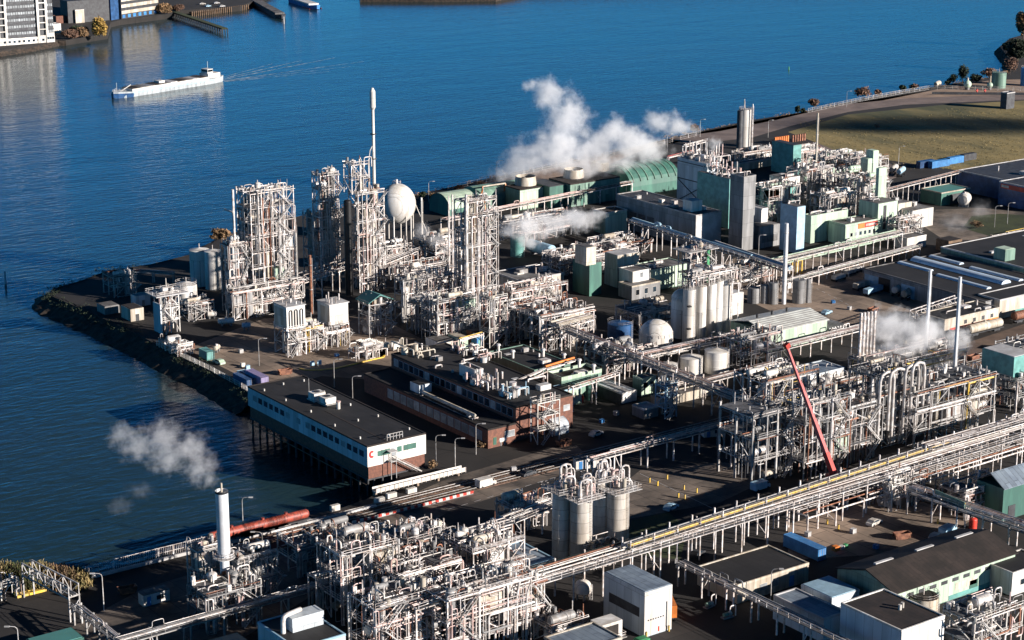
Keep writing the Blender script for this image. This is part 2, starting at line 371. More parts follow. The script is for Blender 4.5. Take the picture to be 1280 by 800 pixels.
PM = ['pipe','pipe','alu','alu','steel','pinkpipe','galv','pipe','white','grey','rustpipe']
def unit(label, N, dx, dy, h, nl=3, bx=3, by=2, seed=1, pipes=50, vessels=4, drums=2, stair=True, steel='steel', brace=.45, loops=8, plat=.55,
         name='process_unit', cat='process plant', group=None, z0=0, pm=None, vmat=('alu','white','cream','galv','grey'), post=.25, loc=None, skin=0):
    rn = random.Random(seed); pm = pm or PM
    x0, y0 = loc or P(*N); t = thing(name, label, cat, (x0, y0, z0), 0, group)
    gx = [dx*i/bx for i in range(bx+1)]; gy = [dy*j/by for j in range(by+1)]
    zl = [h*(k+1)/nl for k in range(nl)]
    for i, x in enumerate(gx):
        for y in gy:
            M().bar((x,y,0), (x,y,h+rn.choice([0,0,.8,1.2])), post).build('post', steel, t)
    nb = 0
    for k, z in enumerate(zl):
        for y in gy:
            if nb < 100: M().bar((0,y,z), (dx,y,z), .16, .26).build('beam', steel, t); nb += 1
        for x in gx:
            if nb < 100 and (by > 0): M().bar((x,0,z-.05), (x,dy,z-.05), .15, .22).build('beam', steel, t); nb += 1
    nbr = 0
    for k in range(nl):
        za, zb = (zl[k-1] if k else 0), zl[k]
        for i in range(bx):
            for yy in (0, dy):
                if rn.random() < brace and nbr < 60:
                    a, b = (gx[i], gx[i+1]) if rn.random() < .5 else (gx[i+1], gx[i])
                    M().bar((a,yy,za), (b,yy,zb-.2), .17).build('brace', steel, t); nbr += 1
        for j in range(by):
            for xx in (0, dx):
                if rn.random() < brace*.7 and nbr < 60:
                    a, b = (gy[j], gy[j+1]) if rn.random() < .5 else (gy[j+1], gy[j])
                    M().bar((xx,a,za), (xx,b,zb-.2), .17).build('brace', steel, t); nbr += 1
    for k, z in enumerate(zl):
        for i in range(bx):
            if rn.random() < plat:
                ya = gy[0] if rn.random() < .6 else gy[by//2]; yb = gy[-1] if rn.random() < .5 else gy[max(1, by//2)]
                if yb <= ya: ya, yb = 0, dy
                p = M().box(gx[i]+.02, gx[i+1]-.02, ya-.3, yb, z+.18, z+.26).build('platform', 'grate', t)
                rail_mb([(gx[i]+.1, ya-.25), (gx[i+1]-.1, ya-.25)], z+.26, 1.05, 1.6, .06).build('railing', steel, p)
        if rn.random() < .7: rail_mb([(0,-.2),(dx,-.2)], z+.2, 1.05, 2, .06).build('railing', steel, t)
        if rn.random() < .7: rail_mb([(-.2,0),(-.2,dy)], z+.2, 1.05, 2, .06).build('railing', steel, t)
    for _ in range(vessels):
        r = rn.uniform(.45, min(1.3, .2*min(dx,dy)+.3)); x = rn.uniform(r+.2, max(r+.3, dx-r-.2)); y = rn.uniform(r, max(r+.1, dy-r))
        a = rn.choice([0]+zl[:-1]) if nl > 1 else 0; ln = rn.uniform(.3, 1.0)*(h+2-a)
        ln = max(ln, 2.2); mt = rn.choice(vmat)
        v = M().cyl((x,y,a+.6), (x,y,a+ln), r, n=14, caps=False)
        v.ell((x,y,a+ln), r, r, r*.5, 14, 4, 0, pi/2).ell((x,y,a+.6), r, r, r*.45, 14, 3, -pi/2, 0)
        v = v.build('vessel', mt, t)
        for zz in (a+.6, a+.6+(ln-.7)*.5, a+ln-.1): M().cyl((x,y,zz-.08), (x,y,zz+.08), r+.07, n=12).build('band', 'steel', v)
        M().tube([(x,y,a+ln+r*.4), (x,y,a+ln+r*.5+.7)], .14).build('nozzle', 'pipe', v)
    for _ in range(drums):
        r = rn.uniform(.45, 1.1); l = rn.uniform(2.2, min(6, dx*.8)); x = rn.uniform(0, max(.1, dx-l)); y = rn.uniform(r, max(r+.1, dy-r)); z = rn.choice([0]+zl)+r+.5
        v = M().cyl((x,y,z), (x+l,y,z), r, n=12, caps=False)
        v.cyl((x-.3*r,y,z), (x,y,z), r*.75, r, n=12); v.cyl((x+l,y,z), (x+l+.3*r,y,z), r, r*.75, n=12)
        v = v.build('drum', rn.choice(vmat), t)
        [M().box(q, q+.3, y-r*.7, y+r*.7, z-r-.4, z-.2*r).build('saddle', steel, v) for q in (x+.3, x+l-.6)]
    for _ in range(min(pipes, 100)):
        r = rn.choice([.06,.07,.08,.1,.1,.12,.15,.19,.26]); k = rn.random()
        fy = rn.choice([-.35, 0, rn.uniform(0,dy), rn.uniform(0,dy), dy]); x = rn.uniform(0, dx)
        za = rn.choice([0,0]+zl)*rn.uniform(.6,1); zb = rn.choice(zl)+rn.uniform(-.5,.9)
        if abs(zb-za) < .8: zb = za+1.6
        x2 = min(dx+.5, max(-.5, x+rn.uniform(-.6,.6)*dx)); y2 = min(dy, max(-.4, fy+rn.uniform(-.7,.7)*dy))
        if k < .35: path = [(x,fy,za),(x,fy,zb),(x2,fy,zb)]
        elif k < .6: path = [(x,fy,za),(x,fy,zb),(x,y2,zb),(x2,y2,zb)]
        elif k < .8: path = [(x,fy,za),(x2,fy,za),(x2,fy,zb),(x2,y2,zb)]
        elif k < .9: path = [(0,fy,zb+.3),(dx,fy,zb+.3)]
        else: path = [(x,fy,0),(x,fy,h*rn.uniform(.6,1.05)),(x+.8,fy,h*rn.uniform(.6,1.05))]
        pts = [Vector(p) for p in path]; cl = [pts[0]]
        for p in pts[1:]:
            if (p-cl[-1]).length > .5: cl.append(p)
        if len(cl) < 2: continue
        M().tube(elbow(cl, .3+r), r).build('pipe', rn.choice(pm), t)
    for _ in range(6+loops//2):
        x = rn.uniform(0,dx); y = rn.uniform(0,dy); zt = h-rn.uniform(0,1.5); q = rn.random()
        if q < .5: M().cyl((x,y,zt), (x,y,h+rn.uniform(.8,3.4)), rn.uniform(.06,.16), n=6).build('vent_pole', rn.choice(pm), t)
        elif q < .75: M().box(x-.4, x+.4, y-.3, y+.3, h+.2, h+rn.uniform(.7,1.8)).build('junction_box', rn.choice(['galv','white','grey','cream']), t)
        else: M().cyl((x,y,h+.1), (x,y,h+rn.uniform(1,2.2)), rn.uniform(.25,.6), n=10).build('small_vessel', rn.choice(vmat), t)
    for _ in range(int(loops*.5)):
        r = rn.uniform(.08,.2); x = rn.uniform(0,dx); y = rn.uniform(0,dy); hh = rn.uniform(.5,2.4); l = rn.uniform(.7, 3)
        zt = h-rn.uniform(0,2); ax = rn.random() < .6
        q = (x+l,y) if ax else (x,y+l)
        M().tube(elbow([(x,y,zt),(x,y,h+hh),(q[0],q[1],h+hh),(q[0],q[1],zt)], .6), r).build('pipe_loop', rn.choice(pm), t)
    if stair and nl > 1 or stair == 1:
        m = M(); sxx = rn.choice([.1,.6])*dx; wl = min(4.5, dx*.5)
        for k in range(nl):
            za, zb = (zl[k-1] if k else 0), zl[k]; a, b = (sxx, sxx+wl) if k % 2 == 0 else (sxx+wl, sxx)
            for yy in (-1.3, -.5): m.bar((a,yy,za), (b,yy,zb), .1, .22)
            m.bar((a,-1.3,za+1), (b,-1.3,zb+1), .07)
            for q in range(int((zb-za)/.35)):
                u = (q+.5)/int((zb-za)/.35); x = a+(b-a)*u; z = za+(zb-za)*u; m.box(x-.13, x+.13, -1.3, -.5, z, z+.04)
            m.box(min(a,b)-.6 if b < a else b, b+.8 if b > a else min(a,b)+.1, -1.35, -.45, zb, zb+.06)
        m.build('stair', 'galv', t)
    for _ in range(skin):
        i = rn.randrange(bx); k = rn.randrange(nl); za = zl[k-1] if k else 0
        M().box(gx[i]+.1, gx[i+1]-.1, .15, min(dy-.2, 3.0), za+.3, za+.3+(zl[k]-za)*.7).build('cabinet', rn.choice(['white','cream','galv','mint']), t)
    return t

def rack(label, A, B, z=7, wd=4, n=8, sp=8, tiers=1, seed=1, mats=None, tray=True, rail=True, yellow=None, posts=True, name='pipe_rack', group=None, green=False, r=(.08,.22), truss=False, steel='steel', tall=0):
    rn = random.Random(seed); x0, y0 = P(*A, z); x1, y1 = P(*B, z)
    Ln = hypot(x1-x0, y1-y0); rz = atan2(y1-y0, x1-x0); mats = mats or PM
    t = thing(name, label, 'pipe rack', (x0, y0, 0), rz, group); k = min(40, max(1, round(Ln/sp)))
    for i in range(k+1):
        x = Ln*i/k
        if posts:
            for y in (0, wd): M().bar((x,y,0), (x,y,z+.1+(tall if i % 1 == 0 else 0)), .3).build('post', steel, t)
        for q in range(tiers): M().bar((x,-.2,z-q*1.8-.18), (x,wd+.2,z-q*1.8-.18), .24, .3).build('crossbeam', steel, t)
        if posts and i % 4 == 1: M().bar((x,0,z*.25), (x,wd,z*.8), .14).build('brace', steel, t)
    for y in (0, wd): M().bar((0,y,z-.55), (Ln,y,z-.55), .2, .3).build('beam', steel, t)
    for q in range(tiers):
        zz = z-q*1.8; ys = sorted(rn.uniform(.2, wd-.2) for _ in range(n))
        step = (wd-.5)/n
        for i in range(n):
            rr = rn.uniform(*r); y = .3+step*(i+.5)
            a = 0 if rn.random() < .75 else rn.uniform(0,.4)*Ln; b = Ln if rn.random() < .75 else rn.uniform(.6,1)*Ln
            pth = [(a,y,zz+rr)]
            if rn.random() < .3 and b-a > 14:
                xm = rn.uniform(a+4, b-6); up = rn.uniform(.8,1.6)
                pth += [(xm,y,zz+rr),(xm,y,zz+rr+up),(xm+2.5,y,zz+rr+up),(xm+2.5,y,zz+rr)]
            pth.append((b,y,zz+rr))
            M().tube(elbow(pth, .4), .32 if yellow == i and q == 0 else rr).build('pipe', 'yellow' if yellow == i and q == 0 else rn.choice(mats), t)
        if q == 0 and green: M().box(0, Ln, wd-.1, wd+.5, zz-.1, zz+.15).build('cable_tray', 'green', t)
    if tray: M().box(0, Ln, -.9, -.25, z-.1, z+.02).build('cable_tray', 'grate', t)
    if rail: rail_mb([(0,-.9),(Ln,-.9)], z, 1.1, 3, .07).build('railing', steel, t)
    if truss:
        m = M(); kk = max(2, round(Ln/3.2))
        for y in (0, wd):
            m.bar((0,y,z+2.2), (Ln,y,z+2.2), .22)
            for i in range(kk):
                xa, xb = Ln*i/kk, Ln*(i+1)/kk; m.bar((xa,y,z-.4), (xa,y,z+2.2), .16)
                m.bar((xa,y,z-.4 if i % 2 else z+2.2), (xb,y,z+2.2 if i % 2 else z-.4), .14)
            m.bar((Ln,y,z-.4), (Ln,y,z+2.2), .16)
        m.build('truss', steel, t)
    return t

def vtank(label, cx, pyb, rpx, pyt, roof='cone', mat='white', z0=0, legs=0, ladder=True, railing=True, name='storage_tank', cat='tank', group=None, rmat=None, loc=None, r=None, h=None, bands=2, n=32):
    """upright tank: centre column cx, the lowest visible point of its base at pyb, roof rim height from pyt"""
    if loc is None:
        r = rpx/S(pyb)
        x, y = P(cx, pyb, z0); x += FX*r; y += FY*r; h = HT(pyb, pyt, z0)
    else: x, y = loc
    t = thing(name, label, cat, (x, y, z0), 0, group); zb = legs
    s = M().cyl((0,0,zb), (0,0,h), r, n=n, caps=True).build('shell', mat, t)
    for i in range(bands):
        zz = zb+(h-zb)*(i+1)/(bands+1); M().cyl((0,0,zz-.08), (0,0,zz+.08), r+.05, n=n, caps=True).build('band', mat, s)
    rm = rmat or mat
    if roof == 'cone': M().cyl((0,0,h), (0,0,h+r*.22), r+.06, .25, n=n).build('roof', rm, t)
    elif roof == 'dome': M().ell((0,0,h), r, r, r*.45, n, 6, 0, pi/2).build('roof', rm, t)
    elif roof == 'hemi': M().ell((0,0,h), r, r, r*.9, n, 8, 0, pi/2).build('roof', rm, t)
    else: M().cyl((0,0,h), (0,0,h+.15), r-.15, n=n).build('roof', rm, t)
    if legs:
        for i in range(6):
            a = 2*pi*i/6; M().bar((r*.85*cos(a), r*.85*sin(a), 0), (r*.85*cos(a), r*.85*sin(a), zb+.5), .3).build('leg', 'steel', t)
    if ladder:
        a = radians(-70); m = M(); c, s_ = cos(a), sin(a)
        for o_ in (-.3,.3): m.bar(((r+.3)*c-o_*s_, (r+.3)*s_+o_*c, 0), ((r+.3)*c-o_*s_, (r+.3)*s_+o_*c, h+1), .08)
        for i in range(int(h/.6)): m.bar(((r+.3)*c+.3*s_, (r+.3)*s_-.3*c, i*.6+.3), ((r+.3)*c-.3*s_, (r+.3)*s_+.3*c, i*.6+.3), .06)
        m.build('ladder', 'galv', t)
    if railing:
        pts = [((r+.02)*cos(2*pi*i/18), (r+.02)*sin(2*pi*i/18)) for i in range(19)]
        rail_mb(pts, h, 1, 1.2, .06).build('railing', 'steel', t)
    M().tube([(0,0,h), (0,0,h+r*.22+1.4)], .12).build('vent', 'pipe', t)
    return t

def stack(label, cx, pyb, pyt, dpx, mat='galv', name='chimney', cat='chimney', tip=None, collar=3, base=0, group=None, n=14):
    x, y = P(cx, pyb); h = HT(pyb, pyt); r = dpx/2/S(pyb); t = thing(name, label, cat, (x, y), 0, group)
    M().cyl((0,0,0), (0,0,h), r, r*.92, n=n).build('shaft', mat, t)
    for i in range(collar):
        z = h*(i+1)/(collar+.4); M().cyl((0,0,z-.1), (0,0,z+.1), r+.12, n=n).build('collar', 'steel', t)
    if tip: M().cyl((0,0,h), (0,0,h+.5), r*.98, r*.6, n=n).build('tip', tip, t)
    if base: M().cyl((0,0,0), (0,0,base), r*1.5, n=n).build('base', mat, t)
    M().bar((r+.12,-.25,0), (r+.12,-.25,h*.95), .08).bar((r+.12,.25,0), (r+.12,.25,h*.95), .08).build('ladder', 'galv', t)
    return t

def htank(label, px, py, l, r, mat='white', rz=0, name='horizontal_tank', cat='tank', z0=0, group=None):
    x, y = P(px, py, z0); t = thing(name, label, cat, (x, y, z0), rz, group); z = r+.7
    s = M().cyl((-l/2,0,z), (l/2,0,z), r, n=20, caps=False)
    for sg in (-1,1):
        s.cyl((sg*l/2,0,z), (sg*(l/2+r*.28),0,z), r, r*.72, n=20, caps=False); s.cyl((sg*(l/2+r*.28),0,z), (sg*(l/2+r*.36),0,z), r*.72, r*.2, n=20)
    s = s.build('shell', mat, t)
    for sg in (-1,1): M().box(sg*l*.3-.2, sg*l*.3+.2, -r*.8, r*.8, 0, z-.3*r).build('saddle', 'grey', t)
    M().cyl((0,0,z+r*.9), (0,0,z+r+.4), .35, n=10).build('manhole', 'steel', t)
    return t

def container(label, px, py, l=6.1, mat='blue', rz=0, h=2.6, name='shipping_container', cat='container', group=None, z0=0):
    x, y = P(px, py, z0); t = thing(name, label, cat, (x, y, z0), rz, group)
    m = M().box(0, l, 0, 2.4, .12, h); m.box(.0, .14, -.04, 2.44, .0, h+.03); m.box(l-.14, l, -.04, 2.44, 0, h+.03)
    k = int(l/.55)
    for i in range(k):
        a = .3+(l-.6)*i/k; m.box(a, a+.22, -.035, .0, .25, h-.15); m.box(a, a+.22, 2.4, 2.435, .25, h-.15)
    m.build('shell', mat, t)
    M().box(-.05, -.0, .08, 1.17, .2, h-.15).build('door', mat, t); M().box(-.05, -.0, 1.23, 2.32, .2, h-.15).build('door', mat, t)
    q = M()
    for y_ in (.4,.85,1.5,2.0): q.bar((-.09,y_,.2), (-.09,y_,h-.2), .05)
    q.build('lock_bar', 'galv', t)
    return t

def lamp_proto():
    t = thing('street_lamp', 'x', 'street lamp')
    M().cyl((0,0,0), (0,0,7.4), .13, .09, n=8).build('pole', 'galv', t)
    a = M().tube([(0,0,7.4),(-.1,0,7.9),(-.5,0,8.2),(-1.6,0,8.3)], .075).build('arm', 'galv', t)
    M().box(-2.5,-1.5,-.2,.2,8.18,8.38).build('lamp_head', 'rooflight', t)
    return t

def car(label, px, py, mat='white', rz=0, van=False, name='parked_car', cat='car', z0=0):
    x, y = P(px, py, z0); t = thing(name, label, cat, (x, y, z0), rz)
    if van: prof = [(0,.35),(5.2,.35),(5.2,1.1),(4.7,1.35),(4.2,2.1),(.1,2.2),(0,1.9)]; W, Lc = 2.0, 5.2; cab = [(4.1,1.35),(4.62,1.35),(4.2,2.0),(3.9,2.0)]
    else: prof = [(0,.3),(4.3,.3),(4.3,.75),(4.1,.9),(3.1,1.0),(2.5,1.42),(.9,1.45),(.3,1.0),(0,.9)]; W, Lc = 1.75, 4.3; cab = [(.45,1.0),(3.0,1.0),(2.45,1.38),(.95,1.4)]
    M().yprism(prof, 0, W).build('body', mat, t)
    M().yprism(cab, -.015, W+.015).build('window', 'glass', t)
    if not van: M().box(1.0, 2.4, .15, W-.15, 1.4, 1.49).build('roof', mat, t)
    for a in (.8, Lc-.9):
        for yy in (-.03, W-.19): M().cyl((a,yy,.33), (a,yy+.22,.33), .33, n=12).build('wheel', 'black', t)
    return t

def truck(label, px, py, rz=0, kind='tank', mat='white', l=11, name='tanker_trailer', cat='trailer', z0=0):
    x, y = P(px, py, z0); t = thing(name, label, cat, (x, y, z0), rz)
    M().box(0, l, .6, 1.9, .95, 1.15).build('chassis', 'dark', t)
    if kind == 'tank':
        r = 1.15; s = M().cyl((.3,1.25,2.3), (l-.3,1.25,2.3), r, n=18, caps=False)
        s.cyl((0,1.25,2.3), (.3,1.25,2.3), r*.8, r, n=18); s.cyl((l-.3,1.25,2.3), (l,1.25,2.3), r, r*.8, n=18); s.build('tank', mat, t)
        M().box(1, l-1, 1.05, 1.45, 3.4, 3.6).build('walkway', 'galv', t)
    else: M().box(0, l, 0, 2.5, 1.2, 3.8).build('box_body', mat, t)
    for a in (1.2, 2.5, l-2):
        for yy in (.05, 2.15): M().cyl((a,yy,.5), (a,yy+.3,.5), .5, n=12).build('wheel', 'black', t)
    return t

def wagon(label, x, y, rz=0, l=13, mat='redrust', r=1.35, group=None):
    t = thing('tank_wagon', label, 'rail wagon', (x, y, .35), rz, group)
    s = M().cyl((-l/2+.4,0,(1.1+r)), (l/2-.4,0,(1.1+r)), r, n=20, caps=False)
    for sg in (-1,1): s.cyl((sg*(l/2-.4),0,(1.1+r)), (sg*(l/2),0,(1.1+r)), r, r*.7, n=20)
    s = s.build('tank', mat, t)
    q = M()
    for a in (-l*.3, 0, l*.3): M().cyl((a-.08,0,(1.1+r)), (a+.08,0,(1.1+r)), r+.05, n=20).build('band', mat, s)
    M().cyl((0,0,(1.1+r)+r*.95), (0,0,(1.1+r)+r+.45), .4, n=10).build('dome_hatch', mat, t)
    M().box(-l/2-.3, l/2+.3, -1.0, 1.0, .85, 1.1).build('frame', 'dark', t)
    for sg in (-1,1):
        b = M().box(sg*l*.33-1.3, sg*l*.33+1.3, -.95, .95, .35, .8).build('bogie', 'dark', t)
        for a in (-.9,.9):
            M().cyl((sg*l*.33+a,-.8,.4), (sg*l*.33+a,.8,.4), .42, n=12).build('wheel', 'black', b)
    return t

def bush(label, px, py, rpx, hpx, mat='leafbrown', name='shrub', cat='shrub', n=500, z0=0, seed=1, group=None, size=.3, tree=False, clumps=7):
    rn = random.Random(seed); s = S(py); x, y = P(px, py, z0); r = rpx/s; h = hpx/s
    t = thing(name, label, cat, (x, y, z0), 0, group)
    tr = M()
    if tree:
        tr.tube([(0,0,0), (.1,0,h*.3), (0,.1,h*.55)], max(.15, h*.02), 8)
        for i in range(9):
            a = rn.uniform(0,2*pi); k = rn.uniform(.3,.8); tr.tube([(0,0,h*rn.uniform(.25,.5)), (r*k*.5*cos(a), r*k*.5*sin(a), h*.6), (r*k*cos(a), r*k*sin(a), h*rn.uniform(.7,.95))], max(.06, h*.008), 5)
    else:
        for i in range(8):
            a = rn.uniform(0,2*pi); k = rn.uniform(.2,.8); tr.tube([(0,0,0), (r*k*.5*cos(a), r*k*.5*sin(a), h*.4), (r*k*cos(a), r*k*sin(a), h*rn.uniform(.5,.85))], .05, 4)
    tr.build('trunk', 'bark', t)
    c = M()
    for i in range(clumps):
        a = rn.uniform(0,2*pi); k = rn.uniform(0,.62)
        zc = h*rn.uniform(.45,.82) if tree else h*rn.uniform(.3,.7)
        c.leaves(rn, (r*k*cos(a), r*k*sin(a), zc), r*rn.uniform(.35,.55), r*rn.uniform(.35,.55), h*rn.uniform(.16,.28), n//clumps, size, .1)
    c.build('crown', mat, t)
    return t

def fence(label, pts, h=2.4, z0=0, sp=3.0, mat='galv', mesh=True, name='mesh_fence', cat='fence', panel=None):
    x0, y0 = pts[0]; t = thing(name, label, cat, (x0, y0, z0)); n = 0
    for (xa,ya),(xb,yb) in zip(pts, pts[1:]):
        xa -= x0; xb -= x0; ya -= y0; yb -= y0; L_ = hypot(xb-xa, yb-ya); k = max(1, round(L_/sp)); m = M()
        for i in range(k+1):
            x = xa+(xb-xa)*i/k; y = ya+(yb-ya)*i/k
            if n < 100: M().bar((x,y,0), (x,y,h), .12).build('post', mat, t); n += 1
        for z in (.15, h*.5, h-.05): m.bar((xa,ya,z), (xb,yb,z), .07)
        if mesh:
            q = int(L_/.45)
            for i in range(q): m.bar((xa+(xb-xa)*i/q, ya+(yb-ya)*i/q, .1), (xa+(xb-xa)*i/q, ya+(yb-ya)*i/q, h), .045)
        if panel: m.bar((xa,ya,h*.5), (xb,yb,h*.5), .05, h*.9)
        m.build('panel', panel or mat, t)
    return t

STEAM_N = [0]
def steam(label, puffs, dens=.35, nscale=.12, thr=(.05,1.1), warp=3.2, color=(1.0,1.0,1.0)):
    """a cloud of steam: real scattering volume, puffs = [(world point, rx, ry, rz)]"""
    c = sum((p[0] for p in puffs), Vector())/len(puffs)
    o = [(p[0]-c, p[1], p[2], p[3]) for p in puffs]
    lo = [min(q[0][i]-q[1+i]*1.25 for q in o) for i in range(3)]; hi = [max(q[0][i]+q[1+i]*1.25 for q in o) for i in range(3)]
    STEAM_N[0] += 1
    m = bpy.data.materials.new('steam'); m.use_nodes = True; n = m.node_tree.nodes; L = m.node_tree.links; n.clear()
    out = n.new('ShaderNodeOutputMaterial'); v = n.new('ShaderNodeVolumePrincipled'); v.inputs['Color'].default_value = (*color, 1); v.inputs['Anisotropy'].default_value = 0
    tc = n.new('ShaderNodeTexCoord'); nz = n.new('ShaderNodeTexNoise'); nz.inputs['Scale'].default_value = nscale*1.9; nz.inputs['Detail'].default_value = 7; nz.inputs['Roughness'].default_value = .7
    L.new(tc.outputs['Object'], nz.inputs['Vector'])
    nb = n.new('ShaderNodeTexNoise'); nb.inputs['Scale'].default_value = nscale*.8; nb.inputs['Detail'].default_value = 1
    L.new(tc.outputs['Object'], nb.inputs['Vector'])
    sb = n.new('ShaderNodeVectorMath'); sb.operation = 'SUBTRACT'; sb.inputs[1].default_value = (.5,.5,.5); L.new(nb.outputs[1], sb.inputs[0])
    sc_ = n.new('ShaderNodeVectorMath'); sc_.operation = 'SCALE'; sc_.inputs[3].default_value = .9/nscale*.35; L.new(sb.outputs[0], sc_.inputs[0])
    ad = n.new('ShaderNodeVectorMath'); ad.operation = 'ADD'; L.new(tc.outputs['Object'], ad.inputs[0]); L.new(sc_.outputs[0], ad.inputs[1])
    last = None
    for q in o:
        s1 = n.new('ShaderNodeVectorMath'); s1.operation = 'SUBTRACT'; s1.inputs[1].default_value = q[0]; L.new(ad.outputs[0], s1.inputs[0])
        s2 = n.new('ShaderNodeVectorMath'); s2.operation = 'DIVIDE'; s2.inputs[1].default_value = q[1:4]; L.new(s1.outputs[0], s2.inputs[0])
        s3 = n.new('ShaderNodeVectorMath'); s3.operation = 'LENGTH'; L.new(s2.outputs[0], s3.inputs[0])
        s4 = n.new('ShaderNodeMath'); s4.operation = 'SUBTRACT'; s4.inputs[0].default_value = 1; L.new(s3.outputs['Value'], s4.inputs[1])
        if last is None: last = s4
        else:
            mx = n.new('ShaderNodeMath'); mx.operation = 'SMOOTH_MAX'; mx.inputs[2].default_value = .3
            L.new(last.outputs[0], mx.inputs[0]); L.new(s4.outputs[0], mx.inputs[1]); last = mx
    n1 = n.new('ShaderNodeMath'); n1.operation = 'MULTIPLY_ADD'; n1.inputs[1].default_value = warp; n1.inputs[2].default_value = -warp*.5
    L.new(nz.outputs[0], n1.inputs[0])
    a2 = n.new('ShaderNodeMath'); a2.operation = 'ADD'; L.new(n1.outputs[0], a2.inputs[0]); L.new(last.outputs[0], a2.inputs[1])
    mr = n.new('ShaderNodeMapRange'); mr.interpolation_type = 'SMOOTHSTEP'; mr.inputs[1].default_value = thr[0]; mr.inputs[2].default_value = thr[1]; mr.inputs[4].default_value = dens*1.7
    L.new(a2.outputs[0], mr.inputs[0]); L.new(mr.outputs[0], v.inputs['Density']); L.new(v.outputs[0], out.inputs['Volume'])
    m.cycles.volume_sampling = 'DISTANCE' if hasattr(m.cycles, 'volume_sampling') else m.cycles.volume_sampling
    mb = M().box(lo[0], hi[0], lo[1], hi[1], lo[2], hi[2])
    ob = mb.build('steam_cloud', m, loc=c); ob['kind'] = 'stuff'; ob['label'] = label
    return ob
def puff(px, py, dpy, rpx, ry=None, d=1.0):
    p = Vp(px, py, D(dpy)); r = rpx/S(dpy); return (p, r, r*d, (ry/S(dpy) if ry else r))

def brush(label, px, py, rpx, hpx, mat, seed):
    """ragged clump of upright stalks with feathery tips"""
    rn = random.Random(seed); s = S(py); x, y = P(px, py); r = rpx/s; h = hpx/s*.8
    t = thing('bank_brush', label, 'brush', (x, y, 0), 0, 'brush along the quay corner'); st = M(); tp = M()
    for i in range(420):
        a = rn.uniform(0,2*pi); k = sqrt(rn.random())*r*1.15; bx, by = k*cos(a), k*sin(a)*1.6; hh = h*rn.uniform(.35,1)*(1-.35*(k/r/1.15)**2)
        tx_, ty_ = bx+rn.gauss(0,.35), by+rn.gauss(0,.35); st.bar((bx,by,-.8), (tx_,ty_,hh), .05)
        for q in range(7):
            u = rn.uniform(.45,1.05); c = Vector((bx+(tx_-bx)*u+rn.gauss(0,.16), by+(ty_-by)*u+rn.gauss(0,.16), hh*u)); d = Vector((rn.gauss(0,.08), rn.gauss(0,.08), rn.uniform(.15,.4))); e = Vector((rn.gauss(0,1),rn.gauss(0,1),0)).normalized()*.07
            tp.add([c-d-e, c-d+e, c+d+e, c+d-e], [(0,1,2,3)])
    st.build('stem', 'bark', t); tp.build('foliage', mat, t)
    return t
# ------------------------------------------------------------------ the setting
struct(M().add([(-9000,-9000,WZ),(9000,-9000,WZ),(9000,14000,WZ),(-9000,14000,WZ)], [(0,1,2,3)]).build('water', 'water'))
COAST = [(-260,752),(-60,722),(0,716),(60,716),(104,722),(180,700),(270,671),(325,657),(378,646),(430,634),(462,622),(500,596),(440,561),(372,521),(322,497),
         (300,484),(262,462),(215,440),(170,417),(120,394),(62,369),(66,361),(100,351),(135,338),(185,331),(238,318),(268,300),(300,288),
         (400,264),(500,249),(545,238),(620,221),(700,204),(800,183),(870,165),(940,150),(1010,139),(1080,123),(1130,114),(1165,109),(1200,103),(1240,96),(1262,90),(1262,74),(1250,58),(1262,48),(1330,30),(1500,-10)]
cw = [P(*p) for p in COAST]
land = cw + [(3200, 3400), (3400, -900), (-700, -900)]
struct(M().prism(land, -6, 0).build('ground', 'asphalt'))
def skirt(pts, out, mat, name, rn, wdt=5.5, zt=.15):
    m = M(); n = len(pts); rows = []
    res = []
    for a, b in zip(pts, pts[1:]):
        k = max(1, int(hypot(b[0]-a[0], b[1]-a[1])/2.2))
        res += [(a[0]+(b[0]-a[0])*i/k, a[1]+(b[1]-a[1])*i/k) for i in range(k)]
    res.append(pts[-1])
    for i, p in enumerate(res):
        q0 = res[max(0,i-3)]; q1 = res[min(len(res)-1,i+3)]; dx, dy = q1[0]-q0[0], q1[1]-q0[1]; l = hypot(dx,dy) or 1
        nx, ny = (-dy/l, dx/l); nx, ny = nx*out, ny*out; row = []
        for j in range(7):
            u = j/6; row.append((p[0]+nx*(u*wdt*1.35-.8)+rn.gauss(0,.25), p[1]+ny*(u*wdt*1.35-.8)+rn.gauss(0,.25), zt-u*(5.0)+rn.uniform(-.4,.4)*(1 if 0<j<6 else .15)))
        rows.append(row)
    vs = [v for r in rows for v in r]; fs = []
    for i in range(len(rows)-1):
        for j in range(6): fs.append((i*7+j, i*7+j+1, (i+1)*7+j+1, (i+1)*7+j))
    return m.add(vs, fs).build(name, mat)
rs = random.Random(3)
struct(skirt(cw[14:29], 1, 'riprap', 'riprap_bank', rs, 6.5))
struct(skirt(cw[28:], 1, 'riprap', 'river_bank', rs, 4))
struct(skirt(cw[:5], 1, 'riprap', 'river_bank', rs, 4))
FAR = [(-200,80),(0,62),(40,56),(72,49),(82,49),(134,41),(138,27),(150,24),(213,16),(222,12),(300,7),(322,-2),(345,-14)]
fw_ = [P(*p) for p in FAR]
struct(M().prism(fw_+[P(345,-130), P(-420,-130)], -6, -.6).build('far_bank', 'asphalt'))
struct(skirt(fw_[:5], -1, 'riprap', 'river_bank', rs, 3, -.5))
FB2 = [P(450,-4), P(540,-4), P(620,-5), P(660,-12), P(900,-18), P(1180,-22), P(1500,-34)]
struct(M().prism(FB2+[P(1600,-190), P(430,-190)], -6, -.6).build('far_bank', 'riprap'))

